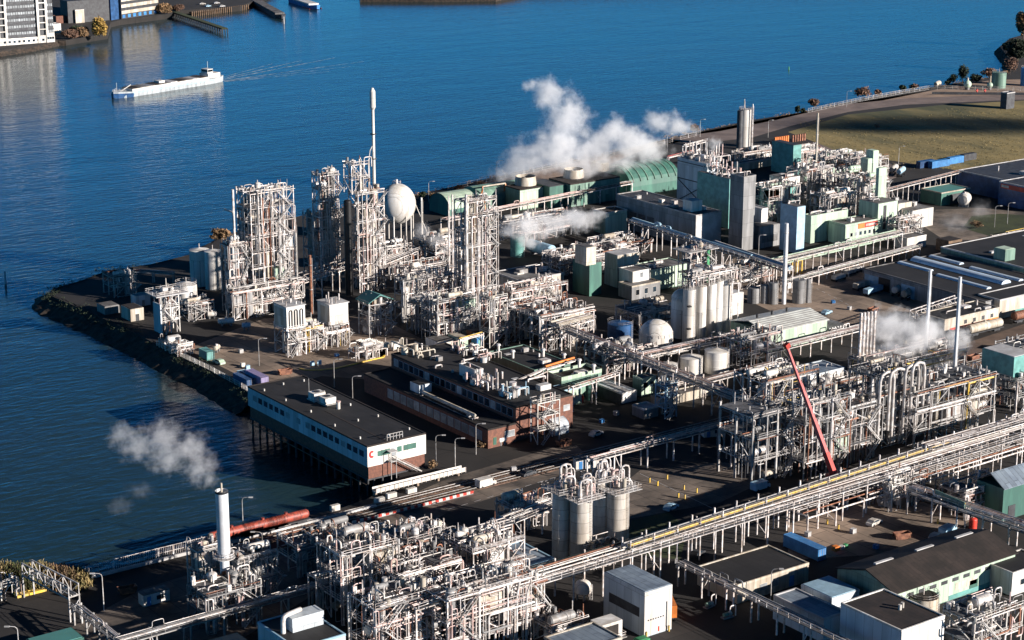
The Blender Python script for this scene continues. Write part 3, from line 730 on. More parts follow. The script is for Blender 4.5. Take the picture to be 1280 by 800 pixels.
def patch(name, pix, mat, z):
    struct(M().add([(*P(*p), z) for p in pix], [tuple(range(len(pix)))]).build(name, mat))
patch('yard', [(232,436),(300,470),(345,488),(402,470),(455,474),(500,452),(560,440),(470,395),(330,398)], 'concrete', .004)
patch('road', [(560,640),(745,580),(720,556),(690,560),(560,598),(420,660),(300,700),(180,735),(60,800),(300,800)], 'slabs', .006)
patch('yard', [(780,650),(900,628),(985,588),(905,578),(800,588),(772,610)], 'slabs', .008)
patch('yard', [(985,700),(1150,690),(1215,650),(1120,615),(985,655)], 'concrete', .008)
patch('yard', [(868,345),(1010,410),(1075,405),(1150,400),(1180,380),(1080,325),(985,318),(920,322)], 'concrete', .008)
patch('ground_strip', [(1100,470),(1180,438),(1280,405),(1420,370),(1420,470),(1200,510),(1120,500)], 'dirt', .012)
patch('ground_strip', [(1170,262),(1230,260),(1300,268),(1300,300),(1180,300),(1150,280)], 'slabs', .008)
patch('field', [(985,165),(1060,143),(1180,131),(1420,118),(1500,210),(1300,214),(1205,214),(1110,200),(1060,196),(1020,178)], 'field', .010)
patch('lawn', [(1203,285),(1215,270),(1250,267),(1320,272),(1320,288),(1240,296)], 'grass', .014)
patch('lawn', [(790,650),(835,640),(860,660),(850,700),(775,690)], 'grass', .014)
patch('road', [(860,181),(940,172),(990,157),(1060,140),(1130,131),(1290,124),(1430,116),(1430,110),(1290,117),(1130,123),(1050,131),(970,150),(900,164),(840,172)], 'road', .016)
patch('dike', [(840,172),(900,164),(970,150),(1050,131),(1130,123),(1290,117),(1430,110),(1430,95),(1240,100),(1165,113),(1080,127),(1010,142),(940,154),(870,169),(700,208),(620,225),(560,240),(640,240),(740,215)], 'lane', .010)
patch('path', [(1020,178),(1060,195),(1105,200),(1125,212),(1120,222),(1105,228),(1100,220),(1108,210),(1060,202),(1000,180)], 'road', .018)
patch('quay_road', [(0,66),(72,53),(70,48),(0,57)], 'wood', .02) if 0 else None

# rail tracks through the site
def track(ax, ay, bx, by, z=.02):
    x0, y0 = P(ax, ay); x1, y1 = P(bx, by); L_ = hypot(x1-x0, y1-y0); rz = atan2(y1-y0, x1-x0)
    m = M().box(0, L_, -1.6, 1.6, .0, .18); o = struct(m.build('rail_bed', 'ballast', loc=(x0,y0,z), rz=rz))
    m = M()
    for i in range(int(L_/.9)): m.box(i*.9, i*.9+.28, -1.25, 1.25, .19, .26)
    struct(m.build('rail_sleepers', 'wood', loc=(x0,y0,z), rz=rz))
    m = M().box(0, L_, -.75, -.67, .27, .42).box(0, L_, .67, .75, .27, .42); struct(m.build('rail_track', 'galv', loc=(x0,y0,z), rz=rz))
    return x0, y0, L_, rz
# track direction is the site's X axis
TRK = []
for k, (ax, ay) in enumerate([(300,675),(300,684)]):
    x0, y0 = P(ax, ay); L_ = 330
    o = struct(M().box(0, L_, -1.7, 1.7, .0, .18).build('rail_bed', 'ballast', loc=(x0,y0,.02)))
    m = M()
    for i in range(int(L_/.9)): m.box(i*.9, i*.9+.28, -1.25, 1.25, .19, .26)
    struct(m.build('rail_sleepers', 'wood', loc=(x0,y0,.02)))
    struct(M().box(0, L_, -.75, -.67, .27, .42).box(0, L_, .67, .75, .27, .42).build('rail_track', 'galv', loc=(x0,y0,.02)))
    TRK.append((x0, y0))

# ------------------------------------------------------------------ left peninsula
unit('dark jetty loading frame with pipes at the tip of the peninsula', (143,372), 8, 8, 6.5, 2, 2, 2, 11, 30, 1, 1, steel='galv', loops=6)
rack('long low pipe bridge from the peninsula tip to the white tanks', (165,338), (216,341), 4, 1.4, 3, 9, seed=2, tray=False, rail=False, steel='galv')
building('tan metal hut with sloping roof at the peninsula bank', (163,387), dx=4.5, dy=7, h=4, wall='cream', roof='roofbrown', edge=None, name='hut', cat='hut', doors=[('y-',.5,1.2,2.2,'dark')])
building('small pale cabin with white roof behind the tan hut', (170,372), dx=5, dy=4, h=3.2, wall='shadewhite', roof='rooflight', edge='white', name='cabin', cat='cabin', doors=[('y-',.5,1,2,'grey')])
building('low dark shed on the bank left of the tan hut', (131,384), dx=5, dy=6, h=2.6, wall='grey', roof='roofgrey', edge=None, name='shed', cat='shed')
t = unit('white stair tower with a wide flat top deck on the peninsula', (203,418), 6, 4.5, 12, 3, 2, 1, 12, 22, 2, 1, steel='white', plat=.9, loops=4)
M().box(-2.4, 8.6, -2, 6, 12.3, 12.6).build('deck', 'rooflight', t); M().box(-.4,0,-.2,4.7,.2,9.5).build('side_wall','shadewhite',t)  # side wall tinted blue as it looks in shade
rail_mb([(-2.3,-1.9),(8.5,-1.9),(8.5,5.9),(-2.3,5.9),(-2.3,-1.9)], 12.6, 1).build('railing', 'steel', t); M().cyl((3,2,12.6),(3,2,17),.2,.1).build('mast','white',t)
vtank('left one of two tall pale blue tanks beside the tall pipe structure', 249, 359, 12.5, 315, 'cone', 'white', railing=False)
vtank('right one of two tall pale blue tanks beside the tall pipe structure', 266, 363, 10.5, 316, 'cone', 'white', railing=False)
vtank('low squat pale tank on legs before the tall blue tanks', 232, 392, 13.5, 358, 'cone', 'white', legs=3)
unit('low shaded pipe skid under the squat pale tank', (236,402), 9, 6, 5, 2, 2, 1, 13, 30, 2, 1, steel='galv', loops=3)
htank('small white pressure vessel lying left of the pair on the shaded yard', 265, 398, 2.6, .8, 'white', radians(-20))
htank('longer white pressure vessel lying on the shaded yard', 283, 407, 4.6, .9, 'white', radians(-20))
htank('small blue grey drum lying between the vessels and the panelled shed', 308, 412, 2.2, .8, 'skyblue', radians(-20))
building('small flat roofed pump cabin at the waterside under the stair tower', (219,432), dx=5, dy=3.5, h=2.2, wall='grey', roof='rooflight', edge='white', name='cabin', cat='cabin')
unit('low pale pipe manifold along the waterside fence', (222,446), 5, 12, 2, 1, 2, 3, 14, 30, 0, 2, stair=False, loops=4)
container('teal green container beside the green car on the yard', 268, 449, 5, 'teal', radians(90))
htank('small cream and brown road tank beside the teal container', 271, 440, 2.6, .7, 'cream', radians(40))
car('pale green car parked by the teal container', 282, 456, 'mint', radians(95)); 
container('navy blue container at the water end of the row', 318, 484, 8, 'hullblue', radians(90))
container('pale blue container in the middle of the row', 325, 482, 9, 'skyblue', radians(90))
container('lilac container at the road end of the row', 336, 484.5, 9, 'purple', radians(90), h=3.4)
for i, (x, y) in enumerate([(302,459),(308,462),(240,392)]):
    M().box(0,1.4,0,1.1,0,.15).box(.1,1.3,.1,1.0,.15,1.1).build('crate', ['white','skyblue','grey'][i], loc=(*P(x,y),0))
    tag(bpy.data.objects[[o.name for o in COL.objects if o.name.startswith('crate')][-1]], ['white crate on the lit yard left of the container row','pale blue crate on the lit yard near the container row','grey crate on the shaded yard below the squat tank'][i], 'crate')
fence('white railing fence running along the top of the dark rock bank', [P(196,432), P(262,463), P(300,484)], 1.6, mesh=True, mat='white', name='railing_fence')
fence('railing fence between the container row and the white office', [P(302,485), P(322,496)], 1.6, mesh=True, mat='steel', name='railing_fence')

# tall process towers
t1 = unit('tallest broad pipe tower of pale lattice steel nearest the pale tanks', (318,391), 15.5, 9, 38.5, 8, 4, 2, 21, 95, 10, 5, brace=.55, loops=14, vmat=('alu','white','cream','galv','cream'), skin=3)
M().cyl((-4,4,0),(-4,4,40),.45,.4,n=10).build('stack','steel',t1)
M().tube(elbow([(-5,2,28),(-5,2,33),(-5,8,33)],1),.3).build('pipe','galv',t1)
unit('dark rear pipe tower with black columns behind the tallest pipe tower', (316,384), 5, 8, 37, 6, 1, 2, 22, 60, 5, 1, steel='galv', vmat=('dark','galv','dark'), pm=['galv','dark','alu'], loops=6)
unit('lower front deck of pipes on white posts under the tallest tower', (293,401), 25, 5, 8.6, 2, 5, 1, 23, 80, 4, 5, loops=8, skin=2)
unit('mid height pipe structure joining the pale tanks to the tallest tower', (290,393), 6, 6, 22, 4, 2, 2, 24, 70, 6, 4, loops=10, vmat=('white','alu','shadewhite'))
unit('slender second pipe tower standing behind the pipe bridge', (402,356), 7.5, 4.5, 37, 8, 2, 1, 25, 80, 8, 3, brace=.6, loops=12)
unit('shorter pipe annex at the left foot of the second tower', (392,352), 4, 6, 22, 4, 1, 2, 26, 45, 4, 2, loops=4, steel='galv')
t3 = unit('third pipe tower of many vertical pipes beside the tall flare mast', (450,366), 10, 6, 33, 7, 3, 1, 27, 95, 9, 3, brace=.5, loops=10, vmat=('alu','cream','galv','cream'))
unit('lattice head frame on top of the third pipe tower', (0,0), 6.5, 5, 9.5, 2, 2, 1, 28, 22, 2, 0, stair=False, z0=33.4, loc=(P(450,366)[0]-2, P(450,366)[1]+.4), loops=4, brace=.9)
t = thing('insulated_column', 'black insulated column tall and wide at left of the third tower', 'column', (*P(440,370), 0))
M().cyl((0,1.5,0),(0,1.5,31.5),1.35,n=16).ell((0,1.5,31.5),1.35,1.35,.7,16,4,0,pi/2).build('shell','black',t);
x, y = P(470,354); t = thing('flare_mast', 'very tall white flare mast with a thick white tip', 'flare stack', (x, y, 0)); hf = HT(354,137)
M().cyl((0,0,0),(0,0,hf),.62,.5,n=12).build('shaft','white',t); M().cyl((0,0,hf),(0,0,hf+.8),.6,.95,n=12).cyl((0,0,hf+.8),(0,0,hf+6),.95,n=14).cyl((0,0,hf+6),(0,0,hf+7.2),.95,.35,n=12).build('flare_tip','white',t)
for k in (.5,.72,.86): M().cyl((0,0,hf*k),(0,0,hf*k+.3),1.0,n=12).build('collar','dark',t)
M().tube([(-1.8,0,0),(-1.8,0,hf-16),(-1.4,0,hf-13.5),(-.4,0,hf-12)],.18).build('pipe','galv',t)
x, y = P(497,302); t = thing('pressure_sphere', 'big white egg shaped gas sphere behind the third tower', 'gas sphere', (x, y, 0))
rz_ = 6.0; M().ell((0,0,14.2),6.9,6.9,7.5,36,20).build('shell','white',t)
for i in range(8):
    a = 2*pi*i/8; M().cyl((5.9*cos(a),5.9*sin(a),0),(5.9*cos(a),5.9*sin(a),12.6),.25,n=8).build('leg','white',t)
rail_mb([(1.6*cos(a*.785),1.6*sin(a*.785)) for a in range(9)], 21.6, 1).build('railing','steel',t); M().cyl((0,0,21.6),(0,0,23.2),.4).build('valve','steel',t)
m = M(); [m.bar((6.5+.5*0, -2-k*.9, 14-k*1.1),(6.5,-2.9-k*.9,12.9-k*1.1),.2) for k in range(11)]; m.build('stair','white',t)
stack('slim white vent pipe standing right of the gas sphere', 527.5, 312, 247, 2.6, 'white', 'vent_pipe', 'vent pipe', collar=1)
stack('taller rust brown stack between the first and second towers', 371.5, 381, 276, 3.2, 'rustpipe', 'rusty_stack', 'chimney', collar=2)
stack('shorter rust brown stack in front of the pipe bridge', 389.5, 392, 319, 3.4, 'rustpipe', 'rusty_stack', 'chimney', collar=2)
stack('pair member of thin vents left of the central tower', 561.5, 345, 245, 1.8, 'pipe', 'vent_pipe', 'vent pipe', collar=1)
stack('slightly thicker vent just left of the central tower', 566, 347, 243, 2.2, 'pipe', 'vent_pipe', 'vent pipe', collar=1)
rack('bright truss pipe bridge between the rusty stacks and the third tower', (380,352), (445,331), 7.5, 3, 6, 8, seed=6, truss=True, tray=False)
rack('pipe bridge running right from the third tower below the sphere', (452,340), (522,312), 7, 4, 9, 8, tiers=2, seed=7, green=True)
unit('low lit pipe deck right of the third tower', (478,345), 12, 8, 9, 3, 3, 2, 29, 70, 4, 4, loops=12)

# panelled sheds in front
def shed_tower(label, N, dx, dy, h, hb, seed, roof='rooflight', wall='white', arches=0):
    t = unit(label, N, dx, dy, hb, 2, 2, 1, seed, 35, 3, 1, loops=2, name='process_shed', cat='process shed')
    M().box(0, dx, 0, dy, hb+.3, h).build('wall', wall, t); M().box(-.02,.0,.3,dy-.3,hb+.6,h-.8).build('side_panel','cream',t)
    M().box(-.3, dx+.3, -.3, dy+.3, h, h+.25).build('roof', roof, t)
    for k in range(arches):
        x = dx*(k+.7)/(arches+.4); M().tube([(x-.45,-.15,hb+1),(x-.45,-.15,h-1.4),(x-.25,-.15,h-1),(x+.25,-.15,h-1),(x+.45,-.15,h-1.4),(x+.45,-.15,hb+1)],.16).build('duct','dark',t)
    rn = random.Random(seed)
    for k in range(6):
        x, y = rn.uniform(.5,dx-.5), rn.uniform(.5,dy-.5); M().cyl((x,y,h+.2),(x,y,h+rn.uniform(1,2.6)),.2).build('roof_vent','pipe',t)
    return t
shed_tower('white panelled shed on steel legs with three arched ducts', (360,447), 6.2, 7.5, 15.2, 8, 31, arches=3)
shed_tower('white panelled shed behind pipes right of the rusty stacks', (413,432), 6.5, 7, 12.5, 6, 32, arches=0)
unit('low rusty pipe skid between the two white panelled sheds', (372,443), 9, 6, 7, 2, 2, 2, 33, 60, 4, 3, pm=PM+['rustpipe','yellow'], loops=8)
unit('small bright manifold with yellow valves at the lit yard edge', (408,436), 8, 4, 4.5, 1, 2, 1, 34, 30, 1, 2, stair=False, pm=PM+['yellow'])
t = unit('open stair shelter under a teal pitched roof', (462,422), 8, 6, 10, 3, 2, 1, 35, 25, 2, 1, steel='galv', loops=0)
M().yprism([(-.6,11.0),(3.6,13.2),(8.6,11.0),(8.6,10.8),(3.6,12.9),(-.6,10.8)], -.8, 6.8).build('roof','roofteal',t)
unit('square steel table frame with a pale flat roof beside the teal shelter', (505,403), 7, 5, 13, 3, 1, 1, 36, 40, 3, 2, steel='galv', loops=3)
x,y=P(505,403); 
unit('open top steel frame behind the square table frame', (536,398), 10, 7, 13, 3, 2, 2, 37, 60, 4, 3, loops=6)
unit('dark lower pipe plant in front of the central tower', (548,432), 14, 9, 13, 4, 3, 2, 38, 80, 6, 4, steel='galv', loops=10, skin=3)
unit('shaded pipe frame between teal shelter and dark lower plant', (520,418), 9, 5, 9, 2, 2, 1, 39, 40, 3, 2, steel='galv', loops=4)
unit('central tall pipe tower with a slim mast in mid site', (585,402), 11, 7, 38, 8, 3, 2, 40, 98, 10, 4, brace=.5, loops=12, vmat=('alu','cream','galv','cream'))
stack('slim silver mast attached to front of the central tower', 583.5, 408, 243, 3, 'galv', 'mast_pipe', 'mast', collar=2)
unit('white cross braced lattice bay at the foot of the central tower', (612,436), 6.5, 5, 15, 3, 1, 1, 41, 25, 2, 1, brace=1, plat=.4, steel='white', loops=4)
unit('low pipe deck right of the white lattice bay', (634,428), 16, 9, 9, 2, 3, 2, 42, 70, 4, 3, steel='galv', loops=10)
unit('wide mid site pipe deck with lit pipes along its top', (676,440), 20, 16, 10, 2, 4, 3, 43, 98, 6, 5, steel='galv', loops=24, pm=PM+['pinkpipe','rustpipe'])
unit('pipe maze between the central tower and the brick panelled hall', (640,398), 22, 10, 8, 2, 4, 2, 44, 90, 5, 5, loops=20, pm=PM+['pinkpipe'])
unit('pipe deck left of the central tower below the sphere', (520,372), 16, 12, 8, 2, 3, 2, 45, 85, 5, 5, loops=18)
unit('bright pipe deck in front of the arched green hall', (545,330), 18, 14, 7, 2, 3, 2, 46, 80, 5, 5, loops=18)
building('flat roofed hall with tan and brick panels in mid site', (650,352), R=(705,338), dy=15, h=6.5, wall='cream', roof='roofgrey', edge='rooflight', sunface=None, win=[('y-',1.5,5,2.4,2.6,.08,.6,'brick','cream'),('y-',1.2,1,3,3.4,.78,.96,'brick','cream')], stuff=12, seed=3)

# ------------------------------------------------------------------ white office over the water
x0, y0, dx, dy = rect((459,559), (532,542), (309.5,484), 9)
t = thing('waterside_office', 'long white two storey office on piles with black roof and red emblem', 'office', (x0, y0, 0))
M().box(0, dx, 0, dy, 3.8, 9).build('wall', 'shadewhite', t); M().box(-.0, dx+.03, -.04, 0, 3.8, 9).build('front_wall', 'white', t)  # sunlit front plain white, long side with shade blue in its colour
M().box(.4, dx-.2, .3, dy-.3, .6, 3.8).build('lower_wall', 'brick', t)
M().box(.3, dx-.3, .3, dy-.3, 9, 9.12).build('roof', 'roofblack', t)
m = M(); m.box(-.05,dx+.05,-.08,.3,8.9,9.3).box(-.05,dx+.05,dy-.3,dy+.05,8.9,9.3).box(-.05,.3,.3,dy-.3,8.9,9.3).box(dx-.3,dx+.05,.3,dy-.3,8.9,9.3).build('parapet','roofbrown',t)
windows(t, 'x-', None, 6.0, 10, 2.0, 1.5, .02*dy, .50*dy); windows(t, 'x-', None, 6.0, 1, 2.0, 1.5, .53*dy, .58*dy); windows(t, 'x-', None, 6.0, 7, 2.0, 1.5, .62*dy, .96*dy)
windows(t, 'y-', None, 6.0, 3, 1.25, 1.4, .17*dx, .38*dx, 'dgreen', 'white', -.04); windows(t, 'y-', None, 5.2, 1, 1.1, 2.3, .40*dx, .48*dx, 'glass', 'white', -.04)
windows(t, 'y-', None, 6.0, 1, 1.4, 1.4, .5*dx, .58*dx, 'dgreen', 'white', -.04); windows(t, 'y-', None, 6.0, 3, 1.25, 1.4, .61*dx, .83*dx, 'dgreen', 'white', -.04)
lg = M()          # red hooked emblem with a notch, small grey line below
n_ = 20; pts = []
cx_, cz_ = dx*.075, 6.9
for i in range(n_+1):
    a = radians(55)+radians(250)*i/n_; pts.append((cx_+.85*cos(a), cz_+.95*sin(a)))
for i in range(n_+1):
    a = radians(305)-radians(250)*i/n_; pts.append((cx_+.1+.38*cos(a), cz_+.42*sin(a)))
lg.add([(p[0], -.09, p[1]) for p in pts], [(i, i+1, 2*n_-i, 2*n_+1-i) for i in range(n_)]).build('emblem', 'logo', t)
M().box(dx*.03, dx*.12, -.07, -.05, 5.3, 5.42).box(dx*.03, dx*.1, -.07, -.05, 5.05, 5.15).build('emblem_line', 'grey', t)
for i in range(16):
    for q in range(3): M().cyl((.6+q*4.2, 1+(dy-2)*i/15, -6), (.6+q*4.2, 1+(dy-2)*i/15, .6), .3, n=8).build('pile', 'dark', t)  # piles coloured dark for the shade under the office
M().box(.2, dx-.5, .2, dy-.3, .2, .6).build('deck_beam', 'dark', t)
M().tube([(-.3,0,-.8),(-.3,dy,-.8)],.12).build('fender','wood',t)
for i,(u,v) in enumerate([(.1,.1),(.5,.06),(.9,.08),(.1,.3),(.85,.3),(.15,.52),(.12,.72),(.8,.5),(.1,.9),(.8,.72),(.5,.3),(.85,.92),(.5,.93)]):
    M().cyl((u*dx,v*dy,9.1),(u*dx,v*dy,9.7),.22,n=8).build('roof_vent','white',t)
M().box(dx*.34,dx*.37,.5,dy*.5,9.12,9.17).build('roof_seam','roofbrown',t)
ox, oy, odx, ody = x0, y0, dx, dy
for k,(px,py,l,wd_,hh,lb) in enumerate([(393,503,3.4,3,2.2,'white box cooling unit with a mast on the office roof'),(407,508,3.2,3.4,2.0,'larger finned air handler at right on the office roof')]):
    a = thing('air_handler', lb, 'roof unit', (*P(px,py,9.12), 9.12))
    M().box(0,l,0,wd_,.4,hh).build('casing','white',a); M().box(-.3,l+.3,-.3,wd_+.3,.1,.35).build('plinth','galv',a); M().cyl((l/2,wd_/2,hh),(l/2,wd_/2,hh+.2),.8,n=14).build('fan','dark',a)
    if k == 0: M().cyl((.2,wd_,hh),(.2,wd_,hh+3.5),.06).build('mast','galv',a)
a = thing('roof_hatch', 'small upright white cylinder vent right of the air handlers', 'roof vent', (*P(423,511,9.12), 9.12)); M().cyl((0,0,0),(0,0,1.8),.5,n=12).build('shell','white',a); M().cyl((0,0,1.8),(0,0,2.1),.65,n=12).build('cap','pinkpipe',a)
a = thing('roof_frame', 'grey steel sign frame on the roof edge over the entrance', 'steel frame', (*P(484,551,9.12), 9.12))
m = M(); [m.bar((i*.9,0,0),(i*.9,0,1.6),.1) for i in range(6)]; m.bar((0,0,1.6),(4.5,0,1.6),.12); m.bar((0,0,.8),(4.5,0,.8),.1); m.build('frame','galv',a); m = M(); [m.bar((i*1.5,0,1.4),(i*1.5,1.3,0),.08) for i in range(4)]; m.build('brace','galv',a)
# entrance stair
a = thing('entrance_stair', 'covered grey steel stair down from the office front door', 'stair', (x0+dx*.42, y0-.1, 0))
m = M()
for yy in (-1.6,-.2): m.bar((0,yy,5.0),(7.5,yy,.2),.14,.3); m.bar((0,yy,5.6),(6.5,yy,1.3),.08)
for i in range(14): m.box(i*.46,i*.46+.3,-1.6,-.2,4.4-i*.3,4.46-i*.3)
m.build('flight','galv',a); M().box(-1.6,0.1,-1.8,0,4.4,4.55).build('landing','galv',a); M().box(-1.8,.4,-2,0,7.0,7.12).build('canopy','rooflight',a)
for i in (-1.5,0): M().bar((i,-1.7,0),(i,-1.7,7),.14).build('post','galv',a)
a = thing('gangway', 'white sided gangway reaching along the quay edge', 'gangway', (*P(470,621),0)); M().box(0,26,0,1.6,.9,1.1).box(0,26,-.08,0,.9,2.0).box(0,26,1.6,1.68,.9,2.0).build('deck','white',a); m=M(); [m.box(i*1.3,i*1.3+.14,-.16,-.08,.7,2.05) for i in range(21)]; m.build('rib','steel',a)
for i in range(5): M().box(i*6,i*6+.5,.2,1.4,-4,.9).build('post','concrete',a)
bush('reddish brown bush beside the office front corner', 540, 586, 9, 12, 'leafbrown', seed=5, n=350, size=.28)
bush('small green bush right of the office stairs', 552, 597, 6, 7, 'leafgreen', seed=6, n=200, size=.28)
bush('bush at the near corner of the long brick works', 601, 560, 8, 10, 'leafbrown', seed=7, n=300, size=.28)
DK = ['galv','dark','grey','alu','rustpipe','galv','dark','pipe']  # darker pipe colours stand in for the shade inside the frames
# ------------------------------------------------------------------ brick works and roofs in mid site
b = building('long low brick wing with dark flat roof beside the office road', (610,538), R=(645,530), L=(455,468), h=5, wall='brick', roof='roofblack', edge='roofbrown', name='brick_building',
         win=[('x-',1.6,14,2.6,2.4,.04,.8,'winlight','skyblue'),('y-',.8,1,.8,1.8,.18,.3,'dgreen','brightgreen'),('y-',2,1,3,1.6,.62,.92,'winlight','white')], stuff=2, seed=4)
htank('white storage box at the brick gable by the road', 627, 556, 2, .8, 'white')
b = building('taller brick block with pale window band behind the low brick wing', (645,510), R=(716,496), L=(489,443), h=9, wall='brick', roof='roofblack', edge='roofbrown', name='brick_building',
         win=[('x-',6.2,22,2.0,2.0,.02,.98,'glass','skyblue'),('y-',4.6,1,2.2,1.5,.3,.62,'winlight','white'),('y-',5.2,1,2,1.5,.8,.98,'winlight','white')], stuff=18, seed=5)
building('small pale blue stair head on the dark brick roof', (524,482), dx=4, dy=4.5, h=7.5, wall='shadewhite', roof='roofblack', edge=None, name='roof_cabin', cat='roof cabin', z0=5)
rack('pale duct lying along the low brick roof', (597,521), (532,492), 5.6, 1.6, 1, 50, seed=50, posts=False, tray=False, rail=False, mats=['cream'], name='roof_duct', r=(.5,.5))
building('small white plant cabin on the brick block roof', (594,464), R=(604,460), L=(574,455), h=12, wall='shadewhite', roof='roofblack', edge='white', name='roof_cabin', cat='roof cabin', z0=9)
def roofpipes(label, N, dx, dy, z0, seed, n=26, mats=('pipe','alu','steel','pinkpipe'), hmax=5):
    rn = random.Random(seed); t = thing('roof_pipework', label, 'pipework', (*P(*N, z0), z0))
    for i in range(n):
        x, y = rn.uniform(0,dx), rn.uniform(0,dy); k = rn.random(); mt = rn.choice(mats)
        if k < .45: M().cyl((x,y,0), (x,y,rn.uniform(1.2,hmax)), rn.uniform(.12,.35), n=8).build('vent_pipe', mt, t)
        elif k < .8:
            hh = rn.uniform(.5,2.4); x2 = rn.uniform(0,dx); M().tube(elbow([(x,y,0),(x,y,hh),(x2,y,hh),(x2,y,0)],.4), rn.uniform(.1,.25)).build('pipe', mt, t)
        else:
            hh = rn.uniform(.5,2.4); y2 = rn.uniform(0,dy); M().tube(elbow([(x,y,0),(x,y,hh),(x,y2,hh),(x,y2,0)],.4), rn.uniform(.1,.25)).build('pipe', mt, t)
    for i in range(4):
        x, y = rn.uniform(0,dx), rn.uniform(0,dy); r = rn.uniform(.5,1)
        M().cyl((x,y,0),(x,y,rn.uniform(1.2,2.6)),r,n=12).build('vessel', mt, t)
    return t
roofpipes('tall thin vents clustered at the near end of the brick roof', (612,490), 6, 14, 9, 51, 34)
roofpipes('pinkish pipes running along the far side of the brick roof', (600,455), 8, 16, 9, 52, 36, ('pinkpipe','white','steel'), 2.5)
roofpipes('fan boxes and vents at the far end of the brick roof', (520,450), 8, 16, 9, 53, 20, ('pipe','cream'), 2)
roofpipes('white ducts and small tanks over the brick gable', (635,500), 8, 6, 9, 54, 22, ('white','skyblue','pipe'), 3.5)
t = unit('external zigzag fire stair of white steel at the brick block', (672,556), 7, 3, 11, 3, 1, 1, 55, 4, 0, 0, loops=0, steel='white')
x, y = P(694,545); t = thing('storage_tent', 'shade tinted white arched storage tent beside the brick block', 'tent', (x, y))
prof = [(7*cos(pi*i/12)*.5+3.5, 1.8+2.2*sin(pi*i/12)) for i in range(13)]+[(0,0),(7,0)]
M().xprism(prof, 0, 4.5, False).build('cover', 'shadewhite', t); M().xprism([(p[0]*1.01-.03,p[1]+.05) for p in prof[:13]]+[(0,1.7),(7,1.7)],4.5,4.6).build('door','skyblue',t)  # white cover with the blue of shade in its colour
building('white box cabin with grey roof left of the central lattice', (547,428), R=(569,424), L=(532,421), h=3, wall='white', roof='roofgrey', edge=None, name='cabin', cat='cabin')
building('small pale green cabin with tan roof beside the white box cabin', (573,423), R=(585,420), L=(560,415), h=3.5, wall='mint', roof='cream', edge=None, name='cabin', cat='cabin')
building('narrow brown brick hut under a yellow pipe', (590,415), dx=4.5, dy=3, h=4, wall='brick', roof='roofgrey', edge=None, name='hut', cat='hut')
x, y = P(595,434); t = thing('blue_kiosk', 'bright blue kiosk with a little pitched roof', 'kiosk', (x,y)); M().box(0,2.8,0,2.4,0,3).build('wall','blue',t); M().xprism([(-.3,3),(1.2,4.1),(2.7,3),(2.7,2.9),(-.3,2.9)],-.2,3).build('roof','skyblue',t); M().box(.8,1.8,-.06,0,0,2.1).build('door','teal',t)
rack('short yellow topped pipe bridge over the blue kiosk', (575,424), (604,416), 6, 1, 2, 8, seed=56, mats=['yellow','mint'], tray=False, rail=False)
building('dark flat roofed hall with deep green walls in mid site', (668,464), R=(713,452), L=(610,434), h=7, wall='green', roof='roofblack', edge='green', name='hall', stuff=6, seed=6)
building('lower dark roofed annex with mint front beam beside the green hall', (702,476), R=(752,461), L=(683,463), h=6, wall='green', roof='roofblack', edge='mint', name='annex', par=1.0, stuff=3, seed=7)
building('low green wing with sunlit mint front and dirty windows below the annex', (702,490), R=(727,484), dy=5, h=4.5, wall='green', roof='roofgrey', edge='skyblue', name='annex', sunface='mint', win=[('y-',1.5,5,1.0,1.3,.05,.95,'cream','mint')])  # mint front is the wall green with sunlight put into it
rack('bent orange red duct across the black hall roof', (683,460), (719,449), 8, .8, 1, 60, seed=57, mats=['orange'], posts=False, tray=False, rail=False, name='roof_duct', r=(.35,.35))
rack('white duct joining the brick roof to the green annex', (652,476), (684,462), 9, 1.5, 2, 10, seed=58, mats=['white','pipe'], tray=False, rail=False, name='roof_duct')
rack('pale sloping pipe bridge from the annex to the bright tanks', (716,484), (774,466), 7, 1.6, 3, 8, seed=59, tray=False)
for i, (px, py) in enumerate([(623,444),(641,452),(679,450),(705,456),(724,463),(742,470)]):
    h_ = 7; x, y = P(px, py-4, h_); t = thing('roof_fan', ['white mushroom fan at the far left of the green hall roof','white curved duct outlet second along the green hall roof','small white fan before the orange duct','white fan just behind the orange duct','white fan on the annex roof middle','white fan at the right end of the annex roof'][i], 'roof fan', (x, y, h_))
    M().cyl((0,0,0),(0,0,2.0),.42,n=10).build('duct','white',t); M().cyl((0,0,2.0),(0,0,2.5),.75,.5,n=12).build('cap','rooflight',t)
b = building('long low bank of white coolers with fans on top', (777,493), R=(796,487), L=(737,472), h=3, wall='dark', roof='shadewhite', edge='white', name='cooler_bank', cat='cooler', sunface='white')
for i in range(9): M().cyl((b['dx']*.5,b['dy']*(i+.5)/9,3),(b['dx']*.5,b['dy']*(i+.5)/9,3.4),min(1.0,b['dy']/22+.3),n=12).build('fan','galv',b)
vtank('dark green upright tank beside the white cooler bank', 736, 501, 4, 483, 'flat', 'dgreen', railing=False, bands=1)
vtank('small red upright drum left of the dark green tank', 726.5, 503, 3, 495, 'flat', 'red', railing=False, bands=1, ladder=False)
building('green pump house with sunlit mint front behind the cooler bank', (802,475), R=(820,470), L=(791,470), h=5, wall='green', roof='roofgrey', edge='mint', name='pump_house', sunface='mint', win=[('y-',2.5,2,1.4,1.6)])  # front lightened to mint for the sun falling on it
building('long cream walled bund behind the pump house', (825,500), dx=22, dy=4, h=2.2, wall='cream', roof='roofgrey', edge='cream', name='bund_wall', cat='wall')
building('small white flat shelter on the dark yard right of the coolers', (805,513), dx=5, dy=5, h=2.6, wall='grey', roof='rooflight', edge='white', name='shelter', cat='shelter')
unit('blue lit stair frame standing alone on the dark yard', (831,524), 4, 4, 9, 3, 1, 1, 60, 6, 0, 0, loops=0, steel='skyblue')  # the bluish light is put into the steel colour
